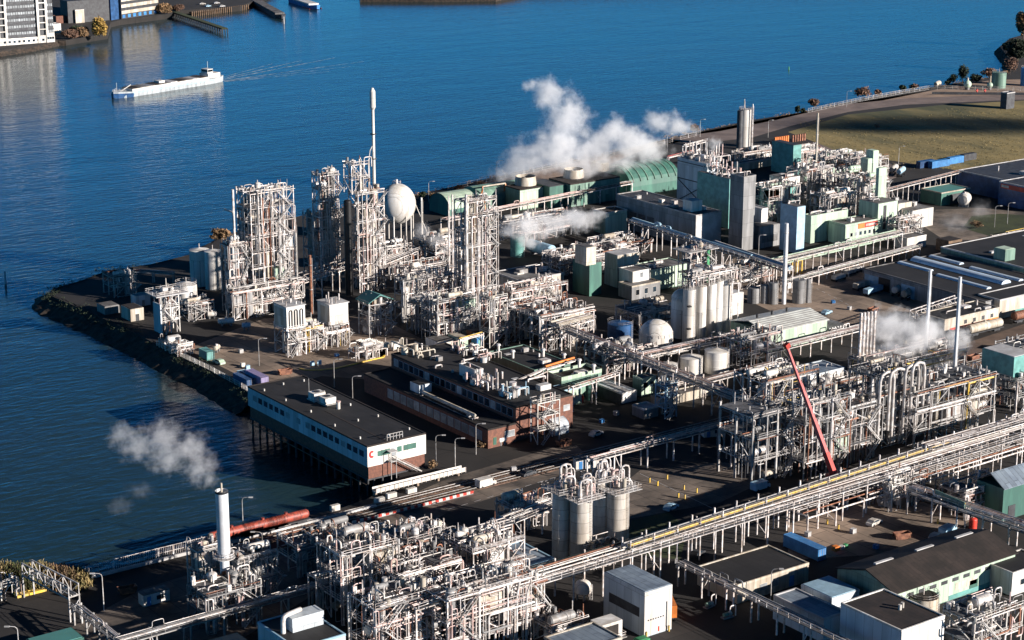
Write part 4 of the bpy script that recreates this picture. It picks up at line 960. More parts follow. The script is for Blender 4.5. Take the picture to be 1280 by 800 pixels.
rack('long light pipe bridge crossing diagonally from the dark hall to the near frame', (702,409), (938,503), 8, 3.2, 7, 8, tiers=2, seed=61, tall=1)
rack('second pipe bridge along the foot of the bright silos', (797,446), (948,413), 7, 3.5, 6, 8, tiers=2, seed=62)
rack('third lower pipe bridge with pink beam before the squat tanks', (882,477), (988,450), 5, 3, 6, 8, seed=63, mats=PM+['pinkpipe'])
rack('pink topped pipe bridge across the dark yard to the near frame', (742,574), (906,531), 6, 2.5, 4, 8, seed=64, mats=['pinkpipe','pipe','galv'])
rack('broad bundle of cream ducts ending left of the dome tank', (700,409), (742,398), 8.5, 6, 5, 8, seed=65, mats=['cream','cream','pipe'], tray=False, r=(.35,.6))
unit('pipework under the start of the diagonal bridge', (700,436), 12, 8, 8, 2, 2, 2, 66, 60, 4, 3, steel='galv', loops=8)
unit('dense valve deck between the annex and the diagonal bridge', (755,470), 14, 9, 6, 2, 3, 2, 67, 85, 5, 4, loops=14)
unit('pipe deck beneath the diagonal bridge right of the coolers', (840,497), 10, 5, 3, 1, 3, 1, 68, 40, 3, 3, loops=8)
unit('dark pipe frames in front of the dome tank', (785,462), 14, 5, 3, 1, 3, 1, 69, 50, 4, 4, steel='galv', loops=10)
vtank('large shaded blue roofed tank left of the dome tank', 776, 428, 16, 408, 'cone', 'hullblue', rmat='hullblue')  # shade is put into the dark blue of this tank
vtank('lower shaded blue tank in front of the dome tank', 778, 448, 13, 434, 'cone', 'hullblue', rmat='roofblue', railing=False)  # dark blue shell colour includes the shade it stands in
vtank('big bluish tank with a round dome in mid site', 821, 445, 21.5, 424, 'hemi', 'white')
vtank('tall round topped white tank tucked behind the silo row', 854, 424, 15, 378, 'hemi', 'white', ladder=False)
LB = ['leftmost of five bright white silos with black brackets', 'second bright silo from the left of the row of five', 'middle bright silo in the row of five', 'fourth bright silo in the row of five', 'rightmost and tallest bright silo with dust stains']
for i, (c, r, b_, tp) in enumerate([(861,8,431,363),(875.5,7,427,359),(888,6.6,423,356),(897,6.5,421,352),(906,9,419,350)]):
    t = vtank(LB[i], c, b_, r, tp, 'cone', 'white', name='silo', cat='silo', group='row of bright white silos', ladder=i in (0,4), bands=3)
    if i in (0,): [M().box(-2.3,-1.2,-2.6,-1.6,z_,z_+.4).build('bracket','black',t) for z_ in (5,12)]
unit('pipework and walkways along the silo tops', (0,0), 18, 4, 3, 1, 4, 1, 70, 50, 2, 2, stair=False, z0=16.5, loc=(P(866,428)[0], P(866,428)[1]+1.0), loops=14, name='silo_top_pipework')
building('plain white block right behind the silo row', (915,368), dx=5, dy=4, h=7, wall='white', roof='rooflight', edge=None, name='plant_block')
vtank('left squat white tank under the second pipe bridge', 865, 473, 14, 450, 'cone', 'white', railing=False)
vtank('right squat white tank taller than its neighbours', 897, 469, 15.5, 442, 'cone', 'white', railing=False)
vtank('smallest squat white tank half behind the diagonal bridge', 836, 478, 11, 458, 'cone', 'white', railing=False)
unit('dark pipe frame right of the squat white tanks', (925,465), 16, 9, 9, 2, 3, 2, 71, 70, 4, 3, steel='galv', loops=8)
unit('bright valve clusters before the bright silos', (800,418), 16, 12, 6, 2, 3, 2, 72, 80, 5, 4, loops=12)
rack('row of big looping pipes arriving at the silo tops', (868,333), (915,354), 17, 2.4, 6, 14, seed=73, mats=['cream','alu'], r=(.3,.45), tray=False)

# green hangar and surroundings
x0, y0, dx, dy = rect((960,416), (1034,396), (914,394.5), 6.5)
t = thing('hangar', 'pale green hangar with a low pitched corrugated roof', 'hangar', (x0, y0)); M().box(0,dx,0,dy,0,6.5).build('wall','mint',t); M().box(-.04,0,0,dy,0,6.45).build('side_wall','green',t)  # darker green laid over the side that lies in shade
M().xprism([(-.5,6.45),(dy/2,8.3),(dy+.5,6.45),(dy+.5,6.6),(dy/2,8.5),(-.5,6.6)], -.5, dx+.5).build('roof','corrroof',t)
for k in (.2,.45,.7): M().cyl((dx*k,dy*.62,8),(dx*k,dy*.62,9.3),.4,n=8).build('roof_vent','dark',t)
t = thing('lean_to', 'low ribbed lean to roof of pale sheets before the hangar', 'shelter', (*P(950,436),0)); M().box(0,20,0,.3,0,3).box(0,20,5,5.3,0,4).build('post','steel',t)
for i in range(7): M().add([(i*2.9,-.5,3.2),(i*2.9+2.4,-.5,3.2),(i*2.9+2.4,6,4.6),(i*2.9,6,4.6),(i*2.9,-.5,3.1),(i*2.9+2.4,-.5,3.1),(i*2.9+2.4,6,4.5),(i*2.9,6,4.5)],[(0,1,2,3),(7,6,5,4),(0,4,5,1),(1,5,6,2),(2,6,7,3),(3,7,4,0)]).build('roof_sheet','cream',t)
t = thing('pipe_stack', 'stacked rows of pale pipes lying beside the hangar', 'pipe stack', (*P(1037,423),0))
for j in range(4):
    for i in range(7): M().cyl((i*1.15,0,.45+j*.85),(i*1.15,7,.45+j*.85),.38,n=8).build('pipe','rooflight',t)
rack('bright pipe bridge below the stacked pipes', (960,440), (1090,408), 5, 4, 7, 9, seed=74)
for i,(c,b_,r,tp,lb) in enumerate([(943,380,8,362,'widest and lowest grey bin behind the hangar'),(956,380,4.6,358,'second grey bin behind the hangar'),(966.5,381,5.4,355,'third grey bin beside the silver stack'),(999,380,8,352,'large grey bin right of the silver stack'),(1010,379,3.4,350,'narrow grey bin at the end of the bins')]):
    vtank(lb, c, b_, r, tp, 'flat', 'grey', name='storage_bin', cat='bin', group='grey bins behind the hangar', railing=False, bands=4)
stack('silver stack rising between the grey bins', 979.5, 380, 279, 5.2, 'silver', name='chimney', collar=3)
building('small white control box on top of the bins', (986,350), dx=3, dy=2, h=3, wall='white', roof='rooflight', edge=None, name='control_box', cat='cabin')
unit('pipe clutter between the bins and the long pipeline', (925,362), 14, 8, 6, 2, 3, 1, 75, 60, 3, 3, loops=10)
x,y=P(995,343); t=thing('loading_frame','yellow loading frame under the green pipe bridge','frame',(x,y)); m=M(); [m.bar((a,b,0),(a,b,5),.35) for a in (0,2.6) for b in (0,2)]; m.box(-.2,2.8,-.2,2.2,4.6,5).build('frame','yellow',t)

# blue white building and steel frames before it
building('blue white roofed hall behind the red crane boom', (1012,471), R=(1056,459), L=(984,454), h=8, wall='white', roof='roofblue', edge='shadewhite', name='hall', stuff=3)
unit('open steel frame with blue beams nearest the dark yard', (939,606), 16, 12, 17, 3, 2, 2, 80, 60, 5, 3, steel='galv', brace=.3, post=.45, loops=6, pm=DK)
unit('pipe laden upper deck behind the nearest steel frame', (955,560), 18, 12, 17, 3, 3, 2, 81, 90, 7, 5, loops=20, pm=DK+['pipe','white','yellow'])
unit('braced steel frame right of the red crane boom', (1004,601), 15, 9, 19, 4, 2, 2, 82, 85, 7, 3, brace=.7, steel='galv', loops=12, skin=1, pm=DK)
unit('rear pipe frame below the blue white hall', (1000,520), 24, 10, 6, 2, 4, 2, 83, 90, 8, 5, loops=20, pm=PM+['yellow'])
building('beige concrete wall behind the braced steel frame', (1012,516), dx=15, dy=1.2, h=12, wall='cream', roof='roofgrey', edge=None, name='concrete_wall', cat='wall')
t = unit('dark frame with great bent pipes right of the crane', (1093,562), 15, 10, 19, 4, 3, 2, 84, 90, 7, 4, steel='galv', loops=10, pm=DK)
for i, (a, b_) in enumerate([(0,5),(3,8.5),(8,13),(10,14.5)]):
    M().tube(elbow([(a,-.8-.5*i,4+i),(a,-.8-.5*i,20.5+i*.4),(b_,-.8-.5*i,20.5+i*.4),(b_,-.8-.5*i,3)],2.2),.42,8).build('big_pipe','alu',t)
unit('wide dark process frame full of lit pipes at right', (1142,560), 30, 11, 14, 3, 5, 2, 85, 98, 9, 6, steel='galv', loops=24, skin=2, pm=DK+['yellow','alu','pipe'])
unit('rear pipe deck under the big steam cloud', (1105,500), 32, 14, 9, 2, 5, 2, 86, 98, 9, 6, loops=26, pm=PM+['yellow'])
unit('short frame between the crane frame and the bent pipes', (1060,580), 9, 9, 14, 3, 1, 2, 87, 60, 4, 2, steel='galv', loops=8, pm=DK)
for i, c in enumerate([1072,1076.3,1080.6,1084.9,1089.2]):
    stack(['first of five pinkish stacks from the left','second of five pinkish stacks','middle one of five pinkish stacks','fourth of five pinkish stacks','last of five pinkish stacks beside the steam'][i], c, 486-i*.8, 391-i*.6, 3.6, 'steel', name='slim_stack', group='five slim pinkish stacks', collar=4)
stack('left tall smooth silver mast above the steam', 1155, 476, 337, 4.2, 'silver', 'silver_stack', 'chimney', collar=0)
stack('right tall smooth silver mast before the rail wagons', 1190, 512, 346, 4.6, 'silver', 'silver_stack', 'chimney', collar=0)
x,y=P(1102,470); t=thing('yellow_excavator','yellow digger working under the steam cloud','excavator',(x,y,0)); M().box(0,3.2,0,.5,0,.8).box(0,3.2,1.9,2.4,0,.8).build('track','black',t); M().box(.2,3,.2,2.2,.8,2.2).build('body','yellow',t); M().box(1.8,3,.2,1.2,2.2,3.2).build('cab','glass',t); M().bar((2.8,1.6,1.8),(5.4,1.6,4.2),.4,.5).bar((5.4,1.6,4.2),(7.4,1.6,2.4),.3,.4).build('arm','yellow',t); M().box(7.1,7.9,1.1,2.1,1.6,2.4).build('bucket','dark',t)
# red telescopic crane
d_ = D(624); b0 = Vp(1042,592,d_); b1 = Vp(983,432,d_+12)
t = thing('mobile_crane', 'red telescopic mobile crane with its long boom raised steeply', 'crane', (b0.x, b0.y, 0)); v = b1-b0; q0 = Vector((0,0,b0.z))
for i, (u0, u1, w_) in enumerate([(0,.16,1.25),(.15,.42,1.0),(.41,.7,.8),(.69,1.0,.6)]): M().bar(q0+v*u0, q0+v*u1, w_, w_).build('boom_section', 'red' if i < 1 else 'cranered', t)
M().bar(q0+v*.99+Vector((-.6,0,0)), q0+v*.99+Vector((.6,0,.6)), 1.1, 1.2).build('boom_head','red',t)
M().box(-2,9,-1.3,1.3,.9,2.2).build('chassis','red',t); M().box(6.4,9,-1.3,1.3,2.2,3.6).build('cab','red',t); M().box(-1.5,2,-1.2,1.2,2.2,max(3.2,b0.z)).build('turntable','red',t)
for a in (-1,1,5,7.5):
    for yy in (-1.35,1.0): M().cyl((a,yy,.65),(a,yy+.35,.65),.65,n=14).build('wheel','black',t)

# ------------------------------------------------------------------ main pipe racks
rack('broad main pipe rack of many pipes crossing the foreground', (640,738), (1330,529), 7.6, 6.2, 11, 8, seed=90, green=True, tiers=1, mats=PM+['green'], tall=.9)
rack('rear main rack with a long yellow pipe and short white posts', (788,684), (1330,508), 8.4, 2.6, 6, 7, seed=91, yellow=0, tall=1.4)
rack('lower pipe layer running under the broad main rack', (1010,645), (1330,545), 4.6, 6, 6, 9, seed=92, tray=False, rail=False)
rack('extra upper rack bundle in front of the right process frame', (1165,560), (1330,512), 9, 4, 8, 8, seed=93)
rack('pipe rack dropping right from the main rack with a green screen', (1135,610), (1330,676), 6.5, 3.2, 6, 7, seed=94, tiers=2)
t = thing('green_screen', 'long green and yellow painted screen fixed on the side rack', 'screen', (*P(1169,616,7.2),7.2)); xe, ye = P(1206,632,7.2); x_, y_ = P(1169,616,7.2); M().bar((0,0,0),(xe-x_,ye-y_,0),.2,1.6).build('panel','green',t); M().bar((0,-.15,.5),(xe-x_,ye-y_-.15,.5),.1,.25).build('stripe','yellow',t)
rack('long low pipe bridge running down past the white box building', (848,703), (1075,812), 5.5, 2, 5, 8, seed=95)
rack('lit side pipes left of the twin silo groups', (632,655), (700,628), 6, 4, 7, 7, seed=96, mats=PM+['pinkpipe'])
rack('shaded pipe rack along the foreground road to the left', (152,803), (475,712), 5, 3, 6, 8, seed=97, steel='galv')
rack('short pipe rack down from the truss gantry', (92,756), (156,808), 4.5, 1.6, 4, 6, seed=98, steel='galv')
t = rack('galvanised truss pipe gantry over the rail tracks', (28,716), (86,746), 5.6, 2.4, 3, 14, seed=99, steel='galv', truss=True, tray=False, rail=False)
x,y=P(22,748); t=thing('gantry_base','yellow painted concrete base under the gantry foot','base',(x,y)); M().box(0,7,0,.9,0,.5).build('kerb','yellow',t); M().box(0,7,1.5,2.2,0,.5).build('kerb','yellow',t)
unit('white pipe loops left of the truss gantry', (2,751), 4, 3, 3, 1, 1, 1, 100, 12, 0, 0, stair=False, loops=4, steel='white')

# ------------------------------------------------------------------ four foreground silos
SL = ['back left silo of the dull four group', 'front left silo nearest the main rack', 'back right silo of the dull four group', 'front right silo with a dark ladder line']
for i, (c, r, b_, tp) in enumerate([(702,12,702,616),(726,14,706,626),(750,11,684,602),(772,14,688,616)]):
    t = vtank(SL[i], c, b_, r, tp, 'cone', 'dusty', name='silo', cat='silo', group='four dull foreground silos', railing=False, bands=2)
    rn = random.Random(i+5); hh = HT(b_, tp); R_ = r/S(b_)
    p = M().box(-R_-1.6, R_+1.2, -R_-1.6, R_+1.0, hh+.3, hh+.45).build('platform', 'galv', t)
    rail_mb([(-R_-1.5,-R_-1.5),(R_+1.1,-R_-1.5),(R_+1.1,R_+.9),(-R_-1.5,R_+.9),(-R_-1.5,-R_-1.5)], hh+.45, 1.1, 1.2, .08).build('railing','steel',p)
    for k in range(9):
        x, y = rn.uniform(-R_,R_), rn.uniform(-R_,R_); l = rn.uniform(1,2.6); up = rn.uniform(2,5.5)
        M().tube(elbow([(x,y,hh),(x,y,hh+up),(x+l,y-.3*l,hh+up),(x+l,y-.3*l,hh-.5)],.9),rn.uniform(.12,.28)).build('pipe_loop',rn.choice(['pipe','pinkpipe','steel','alu']),t)
    for k in range(3):
        x, y = rn.uniform(-R_,R_), rn.uniform(-R_,R_); M().cyl((x,y,hh+.4),(x,y,hh+rn.uniform(1.8,3.2)),.5,n=10).build('filter',rn.choice(['cream','steel']),t)
building('low blue roofed plant room shaded left of the foreground silos', (645,712), R=(692,697), dy=12, h=5, wall='grey', roof='roofblue', edge='skyblue', name='plant_room', stuff=4)
unit('pink and white pipe cluster behind the low plant room', (640,668), 10, 6, 6, 2, 2, 1, 101, 60, 2, 2, pm=PM+['pinkpipe'], loops=14, stair=False)
unit('big looping pipes at the foot of the silos', (742,712), 8, 5, 3.5, 1, 2, 1, 102, 30, 2, 1, stair=False, loops=14, pm=['alu','dark','pipe'])

# ------------------------------------------------------------------ foreground process maze
for i, a in enumerate([
 ('lit pipe block nearest the chimney in the foreground maze', (374,722), 17, 9, 6.5, 2, 3, 2, 95, 5),
 ('highest pipe block with tall white loops in the foreground maze', (510,752), 12, 9, 13, 4, 2, 2, 98, 6),
 ('front left pipe block with a braced white frame', (430,782), 13, 10, 15, 3, 2, 2, 98, 6),
 ('middle pipe block of the foreground maze', (500,792), 15, 12, 12, 3, 3, 2, 98, 6),
 ('right hand pipe block below the lit side rack', (592,765), 13, 11, 13, 3, 3, 2, 98, 6),
 ('pipe block at the bottom centre edge of the maze', (560,836), 20, 10, 14, 3, 3, 2, 98, 6),
 ('low pipe block between the highest block and chimney', (445,738), 12, 9, 9, 2, 2, 2, 90, 4),
 ('pipe block left of the bottom centre edge', (470,840), 15, 9, 13, 3, 3, 2, 98, 5),
 ('corner pipe block next to the main rack end', (640,800), 8, 10, 11, 2, 2, 2, 80, 4)]):
    unit(a[0], a[1], *a[2:8], 110+i, a[8], a[9], 4, loops=30, pm=PM+['pinkpipe','steel','steel'], skin=1, stair=True, plat=.4)
rack('pair of long white pipes from the chimney unit into the maze', (395,722), (640,652), 9.5, 3, 5, 9, seed=120, mats=['white','pinkpipe','pipe'])
rack('long pipe bundle climbing over the middle of the maze', (520,760), (632,724), 12.5, 2.6, 5, 9, seed=121)
b = building('shaded white plant building at the bottom left of the maze', (370,812), R=(432,797), L=(322,775), h=8, wall='shadewhite', roof='roofblack', edge='skyblue', name='plant_building')
t = thing('roof_unit', 'white rooftop box with a bent steel exhaust duct', 'roof unit', (*P(366,792,8),8)); M().box(0,7,0,3.4,0,3).build('casing','shadewhite',t); M().tube(elbow([(-1.5,1,-4),(-1.5,1,3.6),(3,2,3.6)],1),.5,8).build('duct','alu',t)
building('long teal roofed store in shade at the bottom edge left', (232,830), R=(318,808), dy=7, h=4, wall='dgreen', roof='roofteal', edge=None, name='store')
building('low green roofed store at the far bottom left', (48,812), R=(105,797), dy=6, h=4, wall='dgreen', roof='roofteal', edge=None, name='store')
# chimney on the left
x, y = P(283,760); t = thing('chimney', 'wide plain steel chimney with a sooty rim near the quay', 'chimney', (x, y, 0)); hc = HT(760,613); hm = HT(760,690)
M().cyl((0,0,0),(0,0,hm),1.0,n=24).build('lower_shaft','silver',t); M().cyl((0,0,hm-.8),(0,0,hm),1.0,1.32,n=24,caps=False).cyl((0,0,hm),(0,0,hc),1.32,n=28,caps=False).build('shaft','silver',t)
M().cyl((0,0,hc-.5),(0,0,hc),1.36,n=28,caps=False).build('rim','black',t); M().cyl((0,0,hc-1.2),(0,0,hc-1.1),1.3,n=28).build('throat','black',t); M().cyl((0,0,hc-1),(0,0,hc+1.6),.22,n=8).build('inner_pipe','cream',t)
M().cyl((0,0,hm-1.2),(0,0,hm-1.05),2.3,n=20).build('platform','galv',t); rail_mb([(2.2*cos(i*.4),2.2*sin(i*.4)) for i in range(17)],hm-1.05).build('railing','steel',t)
unit('shaded blue grey pipe frame around the chimney foot', (262,794), 12, 9, 8, 2, 3, 2, 122, 50, 4, 1, steel='grey', loops=14)  # darker grey steel stands for shade from the neighbouring blocks
unit('small lit vents and filters before the chimney', (250,752), 7, 5, 11, 2, 2, 1, 123, 40, 4, 1, loops=14, steel='galv')
unit('pipe frame right of the chimney with a tall grey vessel', (300,760), 9, 8, 10, 2, 2, 2, 124, 60, 5, 2, steel='galv', loops=10)

# ------------------------------------------------------------------ foreground right
b = building('tall plain silver white box building with a dark side opening', (806,741), R=(840.5,731), L=(755,722), h=9.8, wall='shadewhite', roof='roofblue', edge=None, name='box_building', sunface='white')  # sun and shade in the colours: white front, bluish other walls
M().box(-.08,.0,b['dy']*.12,b['dy']*.86,4.0,6.0).build('side_opening','dark',b); M().box(b['dx']*.78,b['dx']*.82,-.1,-.02,1,6.5).build('slot','dark',b); M().box(b['dx']*.5,b['dx']*.54,-.12,-.02,.5,1.6).build('red_box','red',b)
for k in range(7): M().box(b['dx']*(.12+k*.09),b['dx']*(.17+k*.09),-.08,-.02,3.4,3.7).build('vent_slot','dark',b)
building('bright green cabinet at the left foot of the box building', (800,802), dx=2.6, dy=2, h=4, wall='brightgreen', roof='brightgreen', edge=None, name='cabinet', cat='cabinet')
t = truck('orange covered truck body parked behind the box building', 846, 779, radians(60), 'box', 'orange', 6, 'parked_truck', 'truck'); M().box(6,7.8,.1,2.4,.9,3.1).build('cab','orange',t)
container('long blue container on the lit yard before the racks', 1032, 699, 11, 'blue', radians(90), h=2.9)
x, y = P(1044,690); t = thing('tool_pallets', 'orange and pale boxes beside the blue container', 'pallets', (x,y)); M().box(0,1.4,0,1.2,0,1.1).build('crate','orange',t); M().box(1.8,3,0,1,0,.8).build('crate','white',t); M().box(3.3,4.1,.1,.9,0,.9).build('crate','brightgreen',t)
building('low tan brick office with flat dark roof behind the racks', (922,733), R=(1011,706), L=(872,716), h=4, wall='cream', roof='roofblack', edge='cream', name='low_office', win=[('y-',1.4,2,2,1.4,.28,.6,'winlight','white'),('y-',0.3,1,1.2,2.2,.72,.8,'blue','blue')])
# big green barn
x0, y0, dx, dy = rect((1117,742), (1269,691), None, 6, dy=16)
t = thing('green_barn', 'long green hall with a brown black roof and skylight strips', 'hall', (x0, y0)); M().box(0,dx,0,dy,0,6).build('wall','green',t); M().box(0,dx,-.05,0,.2,5.8).build('front_wall','mint',t)  # mint front wall is the same green, coloured as sunlit
M().xprism([(0,6),(dy/2,8.3),(dy,6)], 0, dx).build('gable','green',t)
M().xprism([(-.6,5.9),(dy/2,8.5),(dy+.6,5.9),(dy+.6,6.1),(dy/2,8.75),(-.6,6.1)], -.15, dx+.4).build('roof','roofbrown',t)
for k in (.17,.5,.83): M().box(dx*(k-.07),dx*(k+.07),dy/2+.7,dy/2+1.4,8.3,8.75).build('skylight','rooflight',t)
for k in range(11): M().box(dx*(k+.2)/11,dx*(k+.75)/11,-.12,-.04,4.2,5.0).build('window','dark',t)
M().box(dx*.5,dx*.68,-.1,-.04,2.0,3.6).build('sign_panel','cream',t); M().box(dx*.45,dx*.95,-.11,-.05,.2,1.2).build('plinth','teal',t)
for k in (.3,.62): M().box(dx*k,dx*k+2.6,-.1,-.04,0,3).build('door','dgreen',t)
building('white gabled annex at the right end of the green hall', (1266,718), dx=12, dy=8, h=5, wall='white', roof='roofblack', edge='white', name='annex', win=[('y-',2,2,1.2,1.2)])
b = building('white walled building with black flat roof at the bottom edge', (1127,790), R=(1181,772), L=(1051,757), h=9, wall='shadewhite', roof='roofbrown', edge='white', name='plant_building', sunface='white')  # one white, coloured bluish on shaded sides and plain on the sunny front
M().cyl((b['dx']*.6,b['dy']*.45,9),(b['dx']*.6,b['dy']*.45,10.2),.35).build('roof_vent','white',b); M().cyl((b['dx']*.7,b['dy']*.48,9),(b['dx']*.7,b['dy']*.48,10.2),.35).build('roof_vent','white',b)
building('low bluish roofed shed left of the black roofed building', (1030,775), R=(1058,766), L=(967,751), h=5, wall='shadewhite', roof='roofblue', edge='rooflight', name='shed', win=[('x-',2,8,1.2,1.4)])
building('small blue lean to roof between shed and green hall', (1040,748), dx=8, dy=9, h=5, wall='shadewhite', roof='skyblue', edge=None, name='lean_to')
vtank('brown topped round tank beside the black roofed building', 1157, 775, 19, 752, 'flat', 'cream', rmat='roofbrown')
unit('white pipe frames in the bottom right corner', (1215,832), 14, 8, 9, 2, 3, 1, 130, 60, 3, 3, steel='white', loops=18)
unit('pipe racks and valves under the rack at right edge', (1205,650), 16, 8, 6, 2, 3, 2, 131, 70, 3, 3, loops=10)
unit('valve yard under the main rack at right', (1110,640), 12, 6, 6, 2, 3, 1, 132, 60, 4, 3, steel='galv', loops=8)
x0,y0 = P(1252,652); t = thing('teal_shed', 'dark teal shed with a blue pitched roof at the right edge', 'shed', (x0,y0)); M().box(0,16,0,8,0,8).build('wall','dgreen',t); M().xprism([(-.4,7.9),(4,10.6),(8.4,7.9),(8.4,8.1),(4,10.9),(-.4,8.1)],-.3,16).build('roof','roofblue',t); M().box(2,4.4,-.1,0,0,3.4).build('door','dark',t)
vtank('red fire water drum under the side rack', 1217, 662, 5, 651, 'dome', 'red', railing=False, ladder=False)
vtank('small white round vessel before the main rack', 729, 752, 11, 738, 'hemi', 'white', railing=False, legs=1.5)
car('white car in shade beside the green hall', 1168, 678, 'white', radians(10)); car('pale blue van in shade beside the green hall', 1182, 673, 'skyblue', radians(12), van=True)
car('sky blue car alone on the yard right of the silos', 836, 641, 'skyblue', radians(15)); car('white van by the foot of the near steel frame', 945, 616, 'skyblue', radians(5), van=True)
car('silver car parked at the far left corner of the low office', 962, 733, 'rooflight', radians(20))
building('shaded blue rooftop deck at the bottom centre', (716,818), dx=12, dy=9, h=7, wall='grey', roof='roofblue', edge='cream', name='plant_room')
t = thing('air_cooler', 'white framed air cooler with a brown grille at the bottom edge', 'cooler', (*P(752,800,3),0)); M().box(0,5.2,0,3.6,2.4,6).build('casing','white',t); M().box(.9,4.2,-.08,0,3.2,5.4).build('grille','roofbrown',t)
rail_mb([(-.5,-.5),(5.8,-.5),(5.8,4)],2.4).build('railing','steel',t); M().box(-.6,6,-.6,4.2,2.2,2.4).build('deck','galv',t)
for i in range(4): M().bar(((i%2)*5,(i//2)*3.4,0),((i%2)*5,(i//2)*3.4,2.3),.25).build('leg','steel',t)
unit('small pump frame left of the air cooler', (690,812), 9, 6, 4, 1, 2, 1, 133, 30, 2, 2, stair=False, loops=10)
# ------------------------------------------------------------------ upper site
def archhall(label, N, dx, dy, h, axis='y', wall='mint', roof='green', ribs=0, name='arched_hall'):
    x0, y0 = P(*N); t = thing(name, label, 'hall', (x0, y0)); k = 14
    if axis == 'y':
        prof = [(dx/2+dx/2*cos(pi*i/k), h*.35+h*.65*sin(pi*i/k)) for i in range(k+1)]+[(0,0),(dx,0)]
        M().yprism(prof, 0, dy).build('end_wall', wall, t)
        pr = [(dx/2+(dx/2+.15)*cos(pi*i/k), h*.35+(h*.65+.15)*sin(pi*i/k)) for i in range(k+1)]; m = M()
        for i in range(k): m.add([(pr[i][0],.1,pr[i][1]),(pr[i+1][0],.1,pr[i+1][1]),(pr[i+1][0],dy+.2,pr[i+1][1]),(pr[i][0],dy+.2,pr[i][1])],[(0,1,2,3)],True)
        m.build('roof', roof, t)
        M().box(dx*.38, dx*.62, -.08, 0, 0, h*.5).build('door','dark',t)
    else:
        prof = [(dy/2+dy/2*cos(pi*i/k), h*.35+h*.65*sin(pi*i/k)) for i in range(k+1)]+[(0,0),(dy,0)]
        M().xprism(prof, 0, dx).build('end_wall', wall, t)
        pr = [(dy/2+(dy/2+.15)*cos(pi*i/k), h*.35+(h*.65+.15)*sin(pi*i/k)) for i in range(k+1)]; m = M()
        for i in range(k): m.add([(-.1,*pr[i]),(-.1,*pr[i+1]),(dx+.1,*pr[i+1]),(dx+.1,*pr[i])],[(0,3,2,1)],True)
        m.build('roof', roof, t)
        for q in range(ribs):
            m = M(); x = dx*(q+.5)/ribs; path = [(x, dy/2+(dy/2+.3)*cos(a), h*.35+(h*.65+.3)*sin(a)) for a in [pi*j/12 for j in range(1,12)]]
            m.tube(path, .3, 5).build('rib', 'green', t)
    return t
archhall('arched green hall with a pale sunlit flank and dark shaded end near the sphere', (562,271), 13, 14, 8, 'x', 'dgreen', 'mint')  # sunlit mint and shaded dark green are put into the colours
archhall('second arched dark green hall behind the pale ended one', (600,262), 26, 13, 8, 'x', 'green', 'green')
archhall('barrel roofed green hall with pale ribs left of the big white tower', (788,246), 26, 20, 11, 'x', 'dgreen', 'dgreen', 7)  # dark green walls stand for the shadow of the big tower
building('green cooling building with pale sunlit front under the left steam plume', (650,238), R=(685,229), L=(632,232), h=8, wall='green', roof='roofbrown', edge='roofbrown', name='cooling_building', sunface='mint', doors=[('y-',.95,.8,6,'red')])  # sunlight on the front is put into its mint colour
building('long dark green cooling building with twin fan rings under the steam', (713,231), R=(775,217), dy=14, h=9, wall='green', roof='roofbrown', edge='roofbrown', name='cooling_building', doors=[('y-',.25,2,3,'dgreen'),('y-',.75,2,3,'dgreen')])
building('dark green gap building between the two cooling buildings', (687,234), dx=8, dy=14, h=8.6, wall='dgreen', roof='dark', edge=None, name='cooling_building')
for px, py, z_, r_, lb in [(657,231,8,4.4,'wide fan ring on the left cooling building'),(717,222,9,4.2,'left fan ring on the long cooling building'),(750,213,9,3.8,'right fan ring on the long cooling building')]:
    t = thing('fan_ring', lb, 'cooling fan', (*P(px,py,z_), z_)); M().cyl((0,0,.2),(0,0,3.6),r_,r_*.9,n=28,caps=False).build('shell','cream',t); M().cyl((0,0,.3),(0,0,.6),r_*.9,n=24).build('floor','dark',t)
    q = M(); [q.bar((0,0,2.4),(r_*.85*cos(a),r_*.85*sin(a),2.5),.5,.1) for a in (0,1.05,2.1,3.14,4.19,5.23)]; q.build('fan','galv',t)
rack('bright rust striped pipe bridge before the green cooling buildings', (560,275), (730,240), 6, 4, 6, 9, seed=140, mats=['rustpipe','cream','pipe','pinkpipe'])
rack('pipe bridge running on right past the cooling building', (730,240), (790,228), 6, 3, 4, 9, seed=141)
x, y = P(606,262); t = thing('portal_frame', 'orange brown portal frame beside the arched hall', 'frame', (x,y)); m = M(); [m.bar((a*11,b,0),(a*11,1.5,9),.35) for a in (0,1) for b in (-.5,3.5)]; m.build('leg','orange',t); M().bar((0,1.5,9),(11,1.5,9),.5).build('beam','cream',t)
vtank('dark teal tank lit at its side under the middle steam', 647, 322, 9, 296, 'cone', 'teal', name='storage_tank')
unit('pipework in the middle steam before the orange portal', (640,305), 34, 14, 6, 2, 5, 2, 142, 95, 8, 6, loops=24)
unit('vessel yard right of the middle steam cloud', (735,345), 22, 14, 6, 2, 4, 2, 143, 95, 8, 5, loops=22)
htank('big blue grey drum below the middle steam', 676, 320, 12, 2.2, 'skyblue', radians(-88))
building('dark green block with louvre top in front of steam', (737,330), R=(752,327), L=(716,325), h=11, wall='dgreen', roof='roofgrey', edge=None, name='plant_block')
building('grey louvred box upon the dark green block', (733,310), dx=4, dy=6, h=17, wall='cream', roof='roofgrey', edge=None, name='louvre_box', z0=11)
building('beige box plant building with light roof in mid site', (772,320), R=(799,311.5), L=(756,312), h=11, wall='cream', roof='rooflight', edge=None, name='plant_building')
building('lower white cabin at the front of the beige box', (791,341), R=(813,336), L=(774,334), h=8, wall='white', roof='roofgrey', edge='white', name='plant_building', win=[('y-',6,1,1.2,1.6)])
